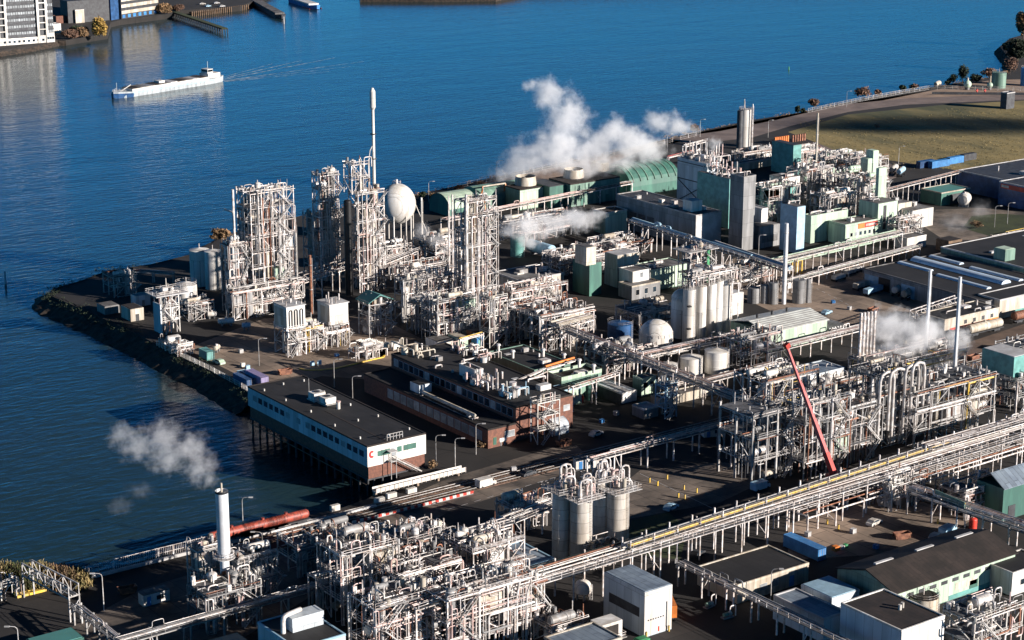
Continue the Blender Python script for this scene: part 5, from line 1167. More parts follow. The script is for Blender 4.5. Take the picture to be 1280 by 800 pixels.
building('long mint roof beam building right of the white cabin', (814,339), R=(860,327), dy=10, h=7, wall='green', roof='roofgrey', edge='mint', name='plant_building', sunface='mint', stuff=6, seed=9)  # mint face stands for the green wall in sun
building('dark plinth building under the beige box', (790,359), dx=12, dy=7, h=4.5, wall='grey', roof='roofgrey', edge='cream', name='plant_building', win=[('y-',1.5,3,1.4,1.8)])
building('pale green process hall with two white roof ribs', (757,267), R=(784,261), L=(742,260), h=8, wall='green', roof='roofbrown', edge='white', name='plant_building', sunface='mint')  # lit face coloured mint, shaded walls left green
b = building('long blue grey concrete hall in the middle distance', (870,270), R=(902,260), L=(771,244), h=12, wall='grey', roof='dark', edge='galv', name='concrete_hall', sunface='rooflight', stuff=10, seed=10, win=[('x-',2,4,4,5,.5,.95,'roofgrey','grey')])  # lit end coloured a lighter grey than the shaded long wall
building('white stair head box on the concrete hall', (865,252), dx=5, dy=5, h=16, wall='white', roof='rooflight', edge=None, name='roof_cabin', cat='roof cabin', z0=12)
rack('thick silver pipeline on a bridge before the concrete hall', (786,276), (935,323), 8, 2.5, 5, 9, seed=144, mats=['skyblue','alu','galv'], r=(.25,.7))
rack('thick silver pipeline passing behind the bins', (886,306), (982,338), 8, 3, 5, 9, seed=145, mats=['skyblue','alu','galv'], r=(.3,.7))
t = unit('tall pipe frame with green posts carrying a top platform', (862,372), 9, 6, 15, 4, 2, 1, 146, 50, 3, 2, loops=14)
M().box(-2,11,-1.5,7,15.3,15.6).build('deck','galv',t); M().box(7,8,-.4,.2,0,15).build('green_post','brightgreen',t)
unit('jumble of vents and hoppers on the mint building', (760,325), 20, 12, 4, 1, 4, 2, 147, 70, 6, 4, z0=0, loops=30, stair=False)
unit('bright clutter of pipes left of the beige box', (700,345), 18, 10, 6, 2, 3, 2, 148, 90, 6, 4, loops=22)
# big towers
b = building('big bluish white filter tower with black bracing', (884,206), R=(900,203), L=(847,196), h=20, wall='shadewhite', roof='rooflight', edge='shadewhite', name='filter_tower', stuff=8, seed=11)
t = b; dy = b['dy']; m = M(); m.bar((-.1,.3,3),(-.1,dy-.3,12),.25).bar((-.1,dy-.3,3),(-.1,.3,12),.25).bar((-.1,.2,12.3),(-.1,dy-.2,12.3),.3).bar((-.1,.3,19),(-.1,dy-.3,19),.25); m.build('brace','black',t)
building('teal process tower block with pipes on top', (912,224), R=(918,222), L=(872,208), h=19, wall='teal', roof='roofgrey', edge=None, name='process_block', stuff=14, seed=12)
roofpipes('forest of thin vents and pipes above the teal tower block', (890,205), 10, 20, 20, 149, 60, hmax=7)
roofpipes('jumble of white ducts beside the grey shaft', (912,220), 6, 16, 19, 150, 40, hmax=6)
building('dark grey lift shaft tower with a lit tan side', (930,222), R=(945,218), L=(913,216), h=27, wall='grey', roof='dark', edge='galv', name='shaft_tower', sunface='grey', stuff=3, seed=13)
building('small white cabin high beside the grey shaft', (952,262), R=(960,259), L=(934,257), h=13, wall='white', roof='rooflight', edge='white', name='cabin')
building('low grey plant below the small high cabin', (950,284), R=(975,278), L=(930,277), h=8, wall='grey', roof='roofgrey', edge=None, name='plant_building', win=[('y-',2,4,2,2.5,.1,.9,'roofgrey','grey')])
building('dark teal box tower near the river road', (992,182), R=(1002,180), L=(965,178), h=13, wall='teal', roof='dark', edge=None, name='process_block')
building('bright blue slab tower with a white stripe', (997,259), R=(1007,256), L=(976,254), h=17, wall='skyblue', roof='roofgrey', edge=None, name='blue_tower', stuff=3, seed=14)
building('mint walled block right of the blue slab tower', (1014,271), R=(1060,262), L=(1005,268), h=10, wall='mint', roof='roofgrey', edge='mint', name='process_block', sunface='mint', stuff=8, seed=15)
b = building('mint fronted works with small windows and a red yellow banner', (1057,282), R=(1098,273), L=(1036,277), h=7.5, wall='mint', roof='roofgrey', edge='mint', name='works', sunface='mint', win=[('y-',3.0,6,1.1,1.3,.12,.95)], stuff=3, seed=16)
M().box(b['dx']*.38,b['dx']*.98,-.12,-.04,5.4,7.3).build('banner','red',b); M().box(b['dx']*.38,b['dx']*.58,-.15,-.08,5.5,7.2).build('banner_end','orange',b); 
for i in range(12): M().box(b['dx']*(.62+i*.026),b['dx']*(.636+i*.026),-.16,-.12,5.9,6.8).build('banner_mark','white',b)
building('tall mint slab with a dark stair opening by the works', (1098,255), R=(1122,249), L=(1074,250), h=13, wall='mint', roof='roofgrey', edge=None, name='process_block', sunface='mint', stuff=5, seed=17, win=[('y-',3,1,1.6,9,.25,.45,'dark','mint')])
building('slim mint tower rising highest at the right of the works', (1099,211), R=(1109,208), L=(1096,209.5), h=24, wall='mint', roof='mint', edge=None, name='slim_tower', sunface='mint')
building('second slim mint tower further back', (1092,189), dx=3, dy=4, h=19, wall='mint', roof='mint', edge=None, name='slim_tower', sunface='mint')
building('dull grey hall right of the mint slab', (1123,255), R=(1140,251), dy=10, h=9, wall='cream', roof='roofgrey', edge=None, name='plant_building', stuff=3, seed=18)
building('cream walled hall with long lit front at the plant edge', (1140,264), R=(1167,257), dy=9, h=7, wall='white', roof='roofgrey', edge=None, name='plant_building', stuff=2, seed=19)
building('low white shed with rusty stripe below the cream hall', (1134,299), R=(1158,294), dy=6, h=4, wall='white', roof='roofgrey', edge='white', name='shed')
unit('stacked vessels between the mint slab and the cream hall', (1122,303), 12, 5, 8, 3, 3, 1, 151, 60, 5, 4, loops=6)
for i,(px,py,dx_,dy_,h_,lb) in enumerate([(1035,290,14,10,13,'pipe jungle on the roof of the mint block'),(1008,262,12,12,15,'white ducts and vessels behind the blue slab tower'),(1052,268,16,12,14,'dense pipes and filters at centre of the upper works'),(1070,240,18,12,12,'white vessel group near the field corner'),(1030,232,16,10,11,'long white drums by the thin tall stack'),(1085,278,10,10,15,'vessel stack between the slim towers'),(960,282,16,8,14,'equipment deck between shaft tower and blue slab'),(1000,215,14,8,8,'small white tanks near the orange panels')]):
    unit(lb, (px,py), dx_, dy_, h_, 3, 3, 2, 152+i, 85, 8, 6, loops=26, vmat=('white','white','alu','mint'), skin=4, pm=PM+['white'])
building('white panelled box with pipes at the middle of the upper works', (981,223), R=(1000,218), L=(962,214), h=14, wall='white', roof='roofgrey', edge=None, name='process_block', stuff=3, seed=20)
building('teal green block under the white panelled box', (978,236), R=(996,231), L=(950,229), h=11, wall='teal', roof='roofgrey', edge=None, name='process_block')
building('white cased filter house right of the thin tall stack', (1024,212), R=(1043,206), dy=7, h=13, wall='white', roof='rooflight', edge=None, name='filter_house', stuff=4, seed=21)
building('mint topped filter with rounded cover near the slim towers', (1085,199), dx=4, dy=4, h=16, wall='mint', roof='mint', edge=None, name='filter_house', sunface='mint')
stack('thin tall rusty white stack in the upper works', 1018.5, 236, 141, 2.6, 'cream', 'thin_stack', 'chimney', collar=1)
vtank('tall pale silo tower with a dark side near the river', 931, 184, 7.6, 138, 'flat', 'white', name='silo_tower', bands=3)
x, y = P(924,186); t = thing('dark_column', 'dark column against the pale silo tower', 'column', (x,y)); M().cyl((0,0,0),(0,0,HT(186,138)),1.4,n=12).build('shell','dark',t)
stack('thin vent right of the pale silo tower', 939.5, 184, 130, 1.6, 'steel', 'vent_pipe', 'vent pipe', collar=0); stack('thin mast over the pale silo tower', 929, 180, 124, 1.2, 'steel', 'vent_pipe', 'vent pipe', collar=0)
unit('small steel yard frames between the river road and teal tower', (930,205), 22, 8, 4, 1, 5, 1, 160, 70, 4, 5, loops=14, stair=False)
building('low cream wall building before the river road', (925,205), R=(968,194), dy=4, h=3, wall='cream', roof='roofgrey', edge='rooflight', name='shed')
t = thing('orange_panels', 'row of bright orange upright panels near the river road', 'panels', (*P(969,181),0))
for i in range(7): M().box(i*1.3,i*1.3+.7,0,.8,0,3.4).build('panel','orange',t)
for i in range(6): M().box(11+i*1.5,11.7+i*1.5,0,.8,0,3.2).build('panel','rustpipe',t)
rack('low red and white pipe run beside the river road', (836,196), (868,188), 2, 1, 2, 8, seed=161, mats=['red','pinkpipe'], tray=False, rail=False)
rack('white roof beam bridge over the dark gap near the silo tower', (858,182), (882,176), 6, 2, 2, 9, seed=162, mats=['white'], tray=False)
rack('green topped pipe bridge along the front of the works', (957,330), (1128,290), 7, 3.4, 7, 8, seed=163, green=True, mats=['mint','pipe','cream'], tiers=2)
rack('curving lower rack below the works down to the yard', (985,352), (1150,308), 4, 3, 5, 8, seed=164, mats=['mint','pipe','galv'])
rack('pipe bridge leading right toward the blue trailers', (1108,238), (1202,214), 8, 2.5, 4, 8, seed=165)
rack('lit pipe bridges between filter house and slim towers', (1030,222), (1075,212), 9, 3, 5, 8, seed=166, mats=['white','cream'])
rack('long white duct bundle at the upper edge of the works', (1040,195), (1068,190), 7, 5, 5, 8, seed=167, mats=['white'], r=(.5,.9), tray=False)
# right side
building('long green roofed canopy building with open lit end', (1177,242), R=(1213,235), L=(1151,236), h=5, wall='dgreen', roof='roofteal', edge='cream', name='canopy_building', doors=[('y-',.5,6,4,'dark')])
htank('white upright dome tank end beside the canopy building', 1205, 258, 4, 2.4, 'white', radians(30))
building('very long dark blue hall with light roof edge at right', (1262,227), L=(1197,213), dx=60, h=8, wall='hullblue', roof='dark', edge='rooflight', name='hall', stuff=6, seed=22)
b = building('dark hall with a red and white sign band at the right edge', (1300,238), L=(1249,224), dx=40, h=9, wall='hullblue', roof='dark', edge='rooflight', name='hall'); M().box(-.12,-.03,b['dy']*.3,b['dy']*.95,6.8,8.6).build('sign_band','red',b); M().box(-.16,-.12,b['dy']*.75,b['dy']*.93,7.2,8.2).build('sign_text','white',b)
for i,(px,py,l_,mt,lb) in enumerate([(1118,219,8,'white','white road tank nearest the slim towers'),(1127,222,8,'skyblue','pale blue road tank beside the white one'),(1150,211,9,'hullblue','dark blue trailer in the row by the field'),(1165,211,11,'blue','mid blue trailer in the row by the field'),(1187,206,9,'blue','bright blue trailer at the right end of the row'),(1205,202,8,'dark','dark trailer behind the long blue hall')]):
    (container(lb, px, py, l_, mt, radians(0), 3) if i > 1 else truck(lb, px, py, radians(30), 'tank', mt, l_))
building('lower right green workshop with dark flat roof', (1282,336), L=(1176,306), dx=45, h=7, wall='green', roof='roofblack', edge='rooflight', name='workshop', win=[('x-',3,4,2.2,1.8,.45,.95,'glass','green')], doors=[('x-',.35,3,4,'grey')], stuff=2, seed=23)
building('green box on the workshop roof', (1257,313), dx=5, dy=5, h=11, wall='green', roof='mint', edge=None, name='roof_cabin', cat='roof cabin', z0=7)
b = building('wide dark roofed warehouse with five white skylight strips', (1232,378), R=(1330,348), L=(1080,325), h=5.6, wall='grey', roof='roofblack', edge='roofgrey', name='warehouse',
    doors=[('x-',.93,6,4.2,'skyblue'),('x-',.82,5,4.4,'black'),('x-',.62,6,4.2,'skyblue')])
wb = b; bx0, by0 = wb.location.x, wb.location.y
for i,(a, c, w_, lb) in enumerate([((1108,322),(1164,339),2.4,'front left'),((1121,318),(1256,355),4.6,'wide middle'),((1138,315),(1195,332),2.4,'upper left'),((1178,343),(1237,361),2.4,'lower right'),((1209,336),(1268,353),2.4,'far right')]):
    xa, ya = P(*a, 5.7); xb, yb = P(*c, 5.7); k = 10; L_ = hypot(xb-xa, yb-ya); xm = (xa+xb)/2-bx0
    y1_, y2_ = min(ya,yb)-by0, min(max(ya,yb)-by0, wb['dy']-1.2); xm += {0:-1,1:0,2:1.8,3:-1.2,4:2.6}[i]
    prof = [(xm+w_/2*cos(pi*j/k), 5.7+w_*.28*sin(pi*j/k)) for j in range(k+1)]
    M().yprism(prof, y1_, y2_).build('skylight', 'skylight', wb)
b = building('cream fronted annex with a red and orange wall stripe by the rails', (1181,401), R=(1249,373), dy=10, h=6, wall='cream', roof='roofblack', edge='cream', name='annex', stuff=6, seed=24, win=[('y-',3.6,4,1.2,1.2,.3,.95,'dark','cream')])
M().box(b['dx']*.1,b['dx']*.72,-.12,-.03,2.3,3.2).build('stripe','red',b); M().box(b['dx']*.72,b['dx']*.99,-.12,-.03,2.5,3.3).build('stripe_end','orange',b)
building('pale grey wall building with a teal lower stripe at right', (1250,376), R=(1330,348), dy=9, h=6, wall='rooflight' if 0 else 'cream', roof='roofblack', edge='rooflight', name='annex', win=[('y-',.2,1,18,1.6,.02,.98,'teal','teal')])
rack('white lattice pipe bridge before the cream annex', (1144,398), (1200,379), 5, 2, 3, 7, seed=168, truss=True, tray=False, mats=['white'])
fence('white rail fence at the front of the warehouse yard', [P(1120,405), P(1150,413)], 1.4, mesh=False, mat='white', name='railing_fence') if 0 else None
truck('left silver tanker trailer parked before the warehouse', 1122, 372, radians(58-36), 'tank', 'white', 9); truck('right cream tanker trailer parked before the warehouse', 1134, 377, radians(58-36), 'tank', 'cream', 9)
for i,(px,py,l_,mt,lb) in enumerate([(1072,364,10,'cream','long cream flat trailer with pipes on the yard'),(1085,371,9,'skyblue','low pale blue trailer on the yard'),(1106,359,3,'white','small white trailer near the warehouse door'),(1045,353,6,'white','white pallet row on the shaded yard'),(1060,346,5,'white','second white pallet row on the shaded yard'),(1071,342,4,'rooflight','third pallet row nearest the black door')]):
    x, y = P(px, py); t = thing('yard_trailer', lb, 'trailer', (x, y), radians(10)); k = max(2, int(l_/1.6)); M().box(0,l_,0,2.2,.5,.8).build('bed','dark',t)
    for q in range(k): M().box(q*l_/k+.08,(q+1)*l_/k-.08,.1,2.1,.82,.82+(1.5 if i < 3 else 1.1)).build('load',mt,t)
    for a in (.6,l_-.6): M().cyl((a,0,.4),(a,2.2,.4),.4,n=10).build('wheel','black',t)
car('left white car parked under the green pipe bridge', 1019, 346, 'white', radians(5)); car('right white car parked under the green pipe bridge', 1037, 342, 'white', radians(8))
x, y = P(1230,418); wagon('brown cream tank wagon on the rails below the annex', x, y, 0, 15, 'cream'); x, y = P(1283,402); wagon('dirty brown tank wagon at the right edge of the rails', x, y, 0, 13, 'rustpipe'); x, y = P(1196,428); wagon('dark tank wagon half hidden by steam', x, y, 0, 9, 'dark')
tx, ty = TRK[0]
for i, (px, lb) in enumerate([(292,'red tank wagon nearest the chimney'),(327,'red tank wagon second from the chimney'),(359,'red tank wagon at the right end of the quay row'),(258,'dark red tank wagon left of the chimney')]):
    if i == 3: continue
    a = tx+(P(px, 676)[0]-P(300,676)[0]); 
    # walk along the track until the wagon stands at that column
    best = min(range(-60, 200), key=lambda q: abs((lambda X, Y: 640+F*((X*RX+Y*RY)/((X*FX+Y*FY)*cos(TH)+H*sin(TH))))(tx+q, ty)-px))
    wagon(lb, tx+best, ty, 0, 11.5, 'redrust', 1.05, group='red tank wagons on the quay track')
building('steel box house on legs at the far right', (1268,447), L=(1228,434), dx=8, h=15, wall='teal', roof='rooflight', edge=None, name='plant_building', z0=9)
unit('dark steel legs frame carrying the box house at the right', (1268,518), 10, 14, 9, 2, 2, 2, 170, 30, 2, 1, steel='galv', loops=2)
unit('dark frame at the right edge above the main rack', (1268,500), 14, 8, 14, 3, 2, 1, 171, 50, 4, 2, steel='galv', loops=4)
rack('yellow pipe barrier beside the small lawn', (1240,294), (1300,282), 1.2, .6, 1, 8, seed=172, mats=['yellow'], tray=False, rail=False)
bush('pale bare bush on the small round lawn', 1221, 285, 13, 11, 'leafbrown', seed=30, n=500, size=.3)
building('brown hut beside the small lawn', (1186,302), dx=7, dy=6, h=4, wall='wood', roof='roofbrown', edge=None, name='hut')

# ------------------------------------------------------------------ fences, banks, shrubs
fence('tall mesh fence on a white kerb along the quay at bottom left', [P(85,727), P(271,681), P(380,654)], 2.6, sp=3.6, mat='steel')
t = thing('quay_kerb', 'long pale kerb wall below the mesh fence along the quay', 'kerb', (*P(85,731),0)); M().box(0, 78, 0, .5, 0, .7).build('wall','rooflight',t)
t = thing('road_barrier', 'red and white striped barrier along the road beside the tracks', 'barrier', (*P(441,656),0)); m = M(); q = M()
for i in range(34): M().box(i*1.0,i*1.0+1.0,0,.35,.25,.85).build('band', 'red' if i % 2 else 'white', t)
M().box(0,34,.08,.25,0,.25).build('rail','grey',t)
for i,(px,py,w_,h_) in enumerate([(415,640,1.4,1.4),(470,630,1.6,1.2),(485,624,1.6,1.2),(510,618,1.6,1.2)]):
    t = thing('concrete_block', ['leftmost concrete block beside the tracks','second concrete block beside the tracks','third concrete block beside the tracks','rightmost concrete block beside the tracks'][i], 'block', (*P(px,py),0)); M().box(0,w_*1.6,0,1,0,h_).build('body','white',t)
fence('pale railing along the river dike beyond the works', [P(560,238), P(620,225), P(700,208), P(800,187), P(870,170)], 2.0, sp=6, mesh=False, mat='steel', name='railing_fence')
fence('long mesh fence on the dike up to the tank farm', [P(1010,141), P(1080,126), P(1130,117), P(1162,112), P(1200,112), P(1285,114)], 2.2, sp=4, mesh=True, mat='galv')
fence('black wall fence behind the tank farm road', [P(1165,118), P(1290,119)], 1.4, sp=5, mesh=False, mat='dark', panel='dark')
BL = [(277,303,15,17,'leafbrown','round rusty bush on the bank by the second pale tank'),(546,247,9,6,'leafbrown','low brown scrub on the bank left of the arched halls'),(528,247,5,8,'leafdark','dark shrub on the bank beside the gas sphere'),(575,238,9,7,'leafrust','pinkish scrub on the dike by the railing'),(600,232,10,5,'leafrust','low scrub on the dike under the steam'),
 (868,166,7,12,'leafrust','bare reddish tree behind the right steam'),(1017,137,8,14,'leafrust','bare pinkish tree on the dike end'),(997,142,4,11,'leafdark','small dark tree left of the bare pinkish one'),(1004,141,4,6,'leafdark','dark low shrub between two trees'),
 (1078,124,14,16,'leafrust','wide bare bush on the dike with a pink tint'),(1097,120,6,10,'leafrust','small bare bush right of the wide one'),(1128,114,5,9,'leafdark','dark grey shrub before the tank farm'),(1141,113,7,10,'leafrust','brown shrub at the fence bend'),(1185,106,6,8,'leafdark','dark shrub left of the road tank'),(1191,106,6,14,'leafdark','narrow dark evergreen by the tank farm'),(1203,105,9,24,'leafdark','tall dark evergreen by the tank farm'),(1220,103,9,12,'leafdark','low dark evergreen behind the round tanks'),(1236,102,13,18,'leafrust','bare reddish tree between evergreen and green tank'),(1262,94,12,22,'leafrust','bare tree behind the green tank')]
for i,(px,py,r_,h_,mt,lb) in enumerate(BL):
    bush(lb, px, py, r_, h_, mt, name='bank_tree' if h_ > 12 else 'bank_shrub', cat='tree' if h_ > 12 else 'shrub', seed=40+i, n=1500 if r_ > 7 else 800, size=.5, tree=h_ > 12, clumps=16)
rn = random.Random(77)
for i,(px,py,r_,h_,lb) in enumerate([(4,728,17,34,'golden reeds and brush at the left frame edge'),(26,731,18,36,'tallest golden brush clump by the gantry'),(50,729,17,34,'pale brush clump right of the gantry head'),(74,730,17,32,'green gold brush clump on the bank'),(97,730,14,26,'last low brush clump at the fence start')]):
    brush(lb, px, py, r_, h_, ['reed','leafgreen','reed','leafbrown','reed'][i], 80+i)
m = M()
for i in range(260):
    u = rn.random(); k = min(10, int(u*10)); a, b_ = cw[14+k], cw[15+k]; v = rn.random(); x = a[0]+(b_[0]-a[0])*v; y = a[1]+(b_[1]-a[1])*v
    m.leaves(rn, (x+rn.uniform(-3,3), y+rn.uniform(-3,3), rn.uniform(-1.2,.3)), 1.1, 1.1, .8, 14, .25, .1)
o = m.build('bank_scrub','leafdark'); o['kind']='stuff'; o['label']='thin brown scrub over the dark rock bank'
m = M()
for i in range(500):
    u = rn.random(); k = 28+min(14, int(u*15)); a, b_ = cw[k], cw[k+1]; v = rn.random(); x = a[0]+(b_[0]-a[0])*v; y = a[1]+(b_[1]-a[1])*v
    m.leaves(rn, (x+rn.uniform(-2,2), y+rn.uniform(-2,2), rn.uniform(-1.5,.6)), 1.6, 1.6, 1.0, 12, .35, .1)
o = m.build('bank_scrub','leafbrown'); o['kind']='stuff'; o['label']='brown scrub along the far river bank'
m = M()
for i in range(3000):
    px, py = rn.uniform(1000,1330), rn.uniform(136,212)
    x, y = P(px,py); 
    if not (985+ (py-136)*0 < px): continue
    if py < 143+ (1180-px)*.05 if px < 1180 else py < 132: continue
    if py > 200 and px < 1110: continue
    if py > 178 + (px-1020)*.3 and px < 1060: continue
    m.leaves(rn, (x, y, .15), .8, .8, .3, 4, .22, .1)
o = m.build('field_tussocks','reed'); o['kind']='stuff'; o['label']='dry grass tussocks on the open field'
bush('lone small bare bush in the middle of the field', 1096, 161, 4, 8, 'leafrust', seed=99, n=200)
# trees at the top right headland
for i,(px,py,r_,h_,mt,lb) in enumerate([(1270,82,16,34,'leafdark','dark dense tree leaning over the water at top right'),(1278,52,12,38,'leafbrown','brown crowned tree on the headland at top right'),(1262,66,10,12,'leafdark','low dark crown at the headland point')]):
    bush(lb, px, py, r_, h_, mt, name='headland_tree', cat='tree', seed=120+i, n=4500, size=.8, tree=True, clumps=30)
# tank farm
truck('cream road tank standing high by the tank farm fence', 1172, 111, radians(25), 'tank', 'cream', 7)
for i,(px,py,lb) in enumerate([(1209,112,'left pale green ball tank with a valve on top'),(1237,112,'right smaller pale green ball tank')]):
    x, y = P(px,py); t = thing('ball_tank', lb, 'tank', (x,y)); r_ = [2.1,1.6][i]; M().ell((0,0,r_+.8),r_,r_,r_,20,12).build('shell','mint',t); M().cyl((0,0,2*r_+.6),(0,0,2*r_+2.2+i*2),.5,n=8).build('valve','cream',t); M().cyl((0,0,0),(0,0,1.2),r_*.6,n=10).build('base','grey',t)
vtank('big dark green tank in the far tank farm', 1250, 111, 9, 92, 'flat', 'green', ladder=False)
vtank('blue tank at the right frame edge in the far tank farm', 1284, 108, 7, 86, 'flat', 'blue', ladder=False)
building('black gate house with pale frame beside the dark green tank', (1259,117), dx=6, dy=4, h=8, wall='dark', roof='dark', edge='rooflight', name='gate_house')
for i,px in enumerate([1221,1231]):
    t = thing('red_figure', ['left red upright pump by the tank farm','right red upright pump by the tank farm'][i], 'pump', (*P(px,117),0)); M().cyl((0,0,0),(0,0,2.4),.5,.35,n=8).build('body','red',t); M().box(-.9,.9,-.2,.2,1.5,1.9).build('arm','red',t)
# street lamps
lp = lamp_proto(); remember()
LL = [(130,763,180,'street lamp on the dark road below the quay fence'),(25,832,180,'street lamp at the bottom left corner'),(304,664,0,'lamp on the quay edge right of the chimney'),(329,709,180,'lamp beside the red tank wagons'),(569,587,0,'lamp on the road by the office bushes'),(441,506,0,'lamp behind the white office roof'),(418,484,0,'lamp left behind the white office'),(324,457,0,'lamp on the lit yard by the containers'),(667,520,0,'lamp in front of the brick block'),(595,568,0,'short lamp at the brick gable corner'),(545,583,0,'short lamp beside the office stairs'),
 (875,171,0,'lamp on the river road behind the right steam'),(834,190,0,'lamp on the dike left of the right steam'),(1058,134,0,'lamp at the bend of the far dike road'),(1243,284,0,'lamp on the small round lawn'),(1123,206,0,'lamp at the path corner by the field'),(536,252,0,'lamp on the bank behind the gas sphere'),(948,322,0,'lamp below the grey plant'),(621,225,0,'lamp on the dike at left edge of steam'),(960,172,0,'small lamp by the river road bend'),(1259,280,0,'lamp right of the small lawn'),(963,757,0,'lamp at the corner by the low tan office')]
for i,(px,py,a,lb) in enumerate(LL):
    o = lp if i == 0 else copy_tree(lp); o.location = (*P(px,py),0); o.rotation_euler.z = YAW*-1+pi+radians(a); o['label'] = lb; o['category'] = 'street lamp'; o['group'] = 'street lamps of the site'
# yellow kerb island
t = thing('yellow_kerb', 'curved yellow kerb round a small traffic island', 'kerb', (*P(374,463),0)); bx_, by_ = P(374,463)
pts = [P(*q) for q in [(374,461),(382,463),(398,463),(420,461),(445,455),(465,450),(479,447),(481,444)]]
for a,b_ in zip(pts,pts[1:]): M().bar((a[0]-bx_,a[1]-by_,.15),(b_[0]-bx_,b_[1]-by_,.15),.5,.3).build('kerb','yellow',t)
unit('cream valve skid on the yellow kerbed island', (445,452), 8, 4, 2.6, 1, 2, 1, 175, 24, 1, 2, stair=False, loops=6)
unit('white scrap bins and frames at the island far end', (466,448), 5, 3, 2.4, 1, 1, 1, 176, 10, 0, 2, stair=False, loops=2, skin=2)
for i,(px,py) in enumerate([(388,460),(397,459)]): 
    t = thing('notice_board', ['left pale blue notice board on the island','right pale blue notice board on the island'][i], 'sign', (*P(px,py),0)); M().box(0,1.4,0,.1,.6,2).build('board','skyblue',t); M().box(.1,.2,0,.1,0,.6).box(1.2,1.3,0,.1,0,.6).build('post','galv',t)
car('white tent trailer behind the traffic island', 492, 440, 'white', radians(30), van=True)
for j in range(2):
    t = thing('pipe_bundle', ['left row of white pipes on the lit yard','right row of white pipes on the lit yard'][j], 'pipes', (*P(445+j*11,428-j*1),0), radians(-80))
    for i in range(7): M().cyl((i*1.1,0,.4),(i*1.1,2.2,.4),.35,n=8).build('pipe','white',t)

# ------------------------------------------------------------------ river: barge, wake, boats, buoys
a = Vector((*P(141,123,WZ),0)); b_ = Vector((*P(275,101,WZ),0)); d = b_-a; L_ = d.length
t = thing('river_barge', 'long grey white cargo barge with a raised wheelhouse under way', 'barge', (a.x,a.y,WZ), atan2(d.y,d.x)); W = 5.2
def hull(m, st, zt):
    vs = []; n = len(st)
    for x, w_, zb, zt_ in st: vs += [(x,-w_,zt_),(x,-w_*.86,zb),(x,w_*.86,zb),(x,w_,zt_)]
    fs = []
    for i in range(n-1):
        for k in range(3): fs.append((i*4+k,(i+1)*4+k,(i+1)*4+k+1,i*4+k+1))
        fs.append((i*4+3,(i+1)*4+3,(i+1)*4,i*4))
    fs += [(0,1,2,3),(n*4-1,n*4-2,n*4-3,n*4-4)]
    return m.add(vs, fs)
k = L_
hull(M(), [(0,.8,.3,3.6),(2,2.6,0,3.4),(6,4.4,-.5,3.1),(10,W,-.6,2.9),(k-9,W,-.6,2.9),(k-3,W*.86,-.3,3.2),(k,W*.55,.2,3.5)], 3).build('hull','hullgrey',t)
hull(M(), [(-.15,.9,.2,2.6),(2,2.75,-.1,2.5),(7,4.7,-.6,2.3),(10,W+.05,-.6,2.1),(10.5,W+.05,-.6,2.1)], 3).build('bow_band','hullblue',t)
M().box(10,k-13,-W+.6,W-.6,2.9,4.2).build('coaming','white',t); [M().box(10.5+q*(k-24)/10,10.5+(q+.93)*(k-24)/10,-W+.9,W-.9,4.2,4.45+.12*(q%2)).build('hatch_cover',['roofbrown','roofgrey','galv'][q%3],t) for q in range(10)]; [M().box(10.5+q*3.2,10.62+q*3.2,-W-.05,-W,-.2,2.8).build('hull_rib','grey',t) for q in range(int((k-22)/3.2))]
M().box(10,k-9,-W-.06,-W+.06,1.9,2.5).build('side_stripe','skyblue',t)
M().box(k-12,k-3,-3.6,3.6,3.1,5.6).build('deck_house','white',t); h_ = M().box(k-11.5,k-7.5,-2.6,2.6,5.6,8.0).build('wheelhouse','white',t); M().box(k-11.6,k-11.4,-2.4,2.4,6.5,7.6).box(k-11.3,k-7.7,-2.68,-2.58,6.5,7.6).build('window','glass',h_)
M().cyl((k-9,0,8),(k-9,0,12),.1).cyl((3,0,3.4),(3,0,8),.1).build('mast','white',t); M().box(k*.4,k*.4+4,-2,2,4.45,5.7).build('tender','white',t); M().bar((5,-1,3.4),(12,-1,6.0),.3).build('boom','white',t); rail_mb([(.6,-.6),(6,-4),(6,4),(.6,.6)],3.3,1).build('railing','white',t)
m = M(); rn = random.Random(5)
dn = d.normalized(); pn = Vector((-dn.y,dn.x,0))
for s_ in (-1,1):
    for j in range(3):
        pa = b_+pn*s_*(1.5+j*2)
        vs=[];n_=30+12*j
        for i in range(n_):
            u = i/n_; c_ = pa+dn*(u*(110-22*j))+pn*s_*(u*(110-22*j)*(.1+.09*j)); wd_ = (.75-.12*j)*(1-u*.7)*rn.uniform(.2,1.2)+.04
            vs += [(c_.x-pn.x*wd_,c_.y-pn.y*wd_,WZ+.02),(c_.x+pn.x*wd_,c_.y+pn.y*wd_,WZ+.02)]
        m.add(vs,[(2*i,2*i+1,2*i+3,2*i+2) for i in range(n_-1)])
for s_ in (-1,1):
    vs=[]
    for i in range(14):
        u=i/13; c_ = a+dn*(u*14)+pn*s_*(1.0+u*6.0); vs += [(c_.x,c_.y,WZ+.03),(c_.x+pn.x*s_*.5*(1-u),c_.y+pn.y*s_*.5*(1-u),WZ+.03)]
    m.add(vs,[(2*i,2*i+1,2*i+3,2*i+2) for i in range(13)])
o = m.build('wake','foam'); o['kind']='stuff'; o['label']='thin foam lines of the barge wake'
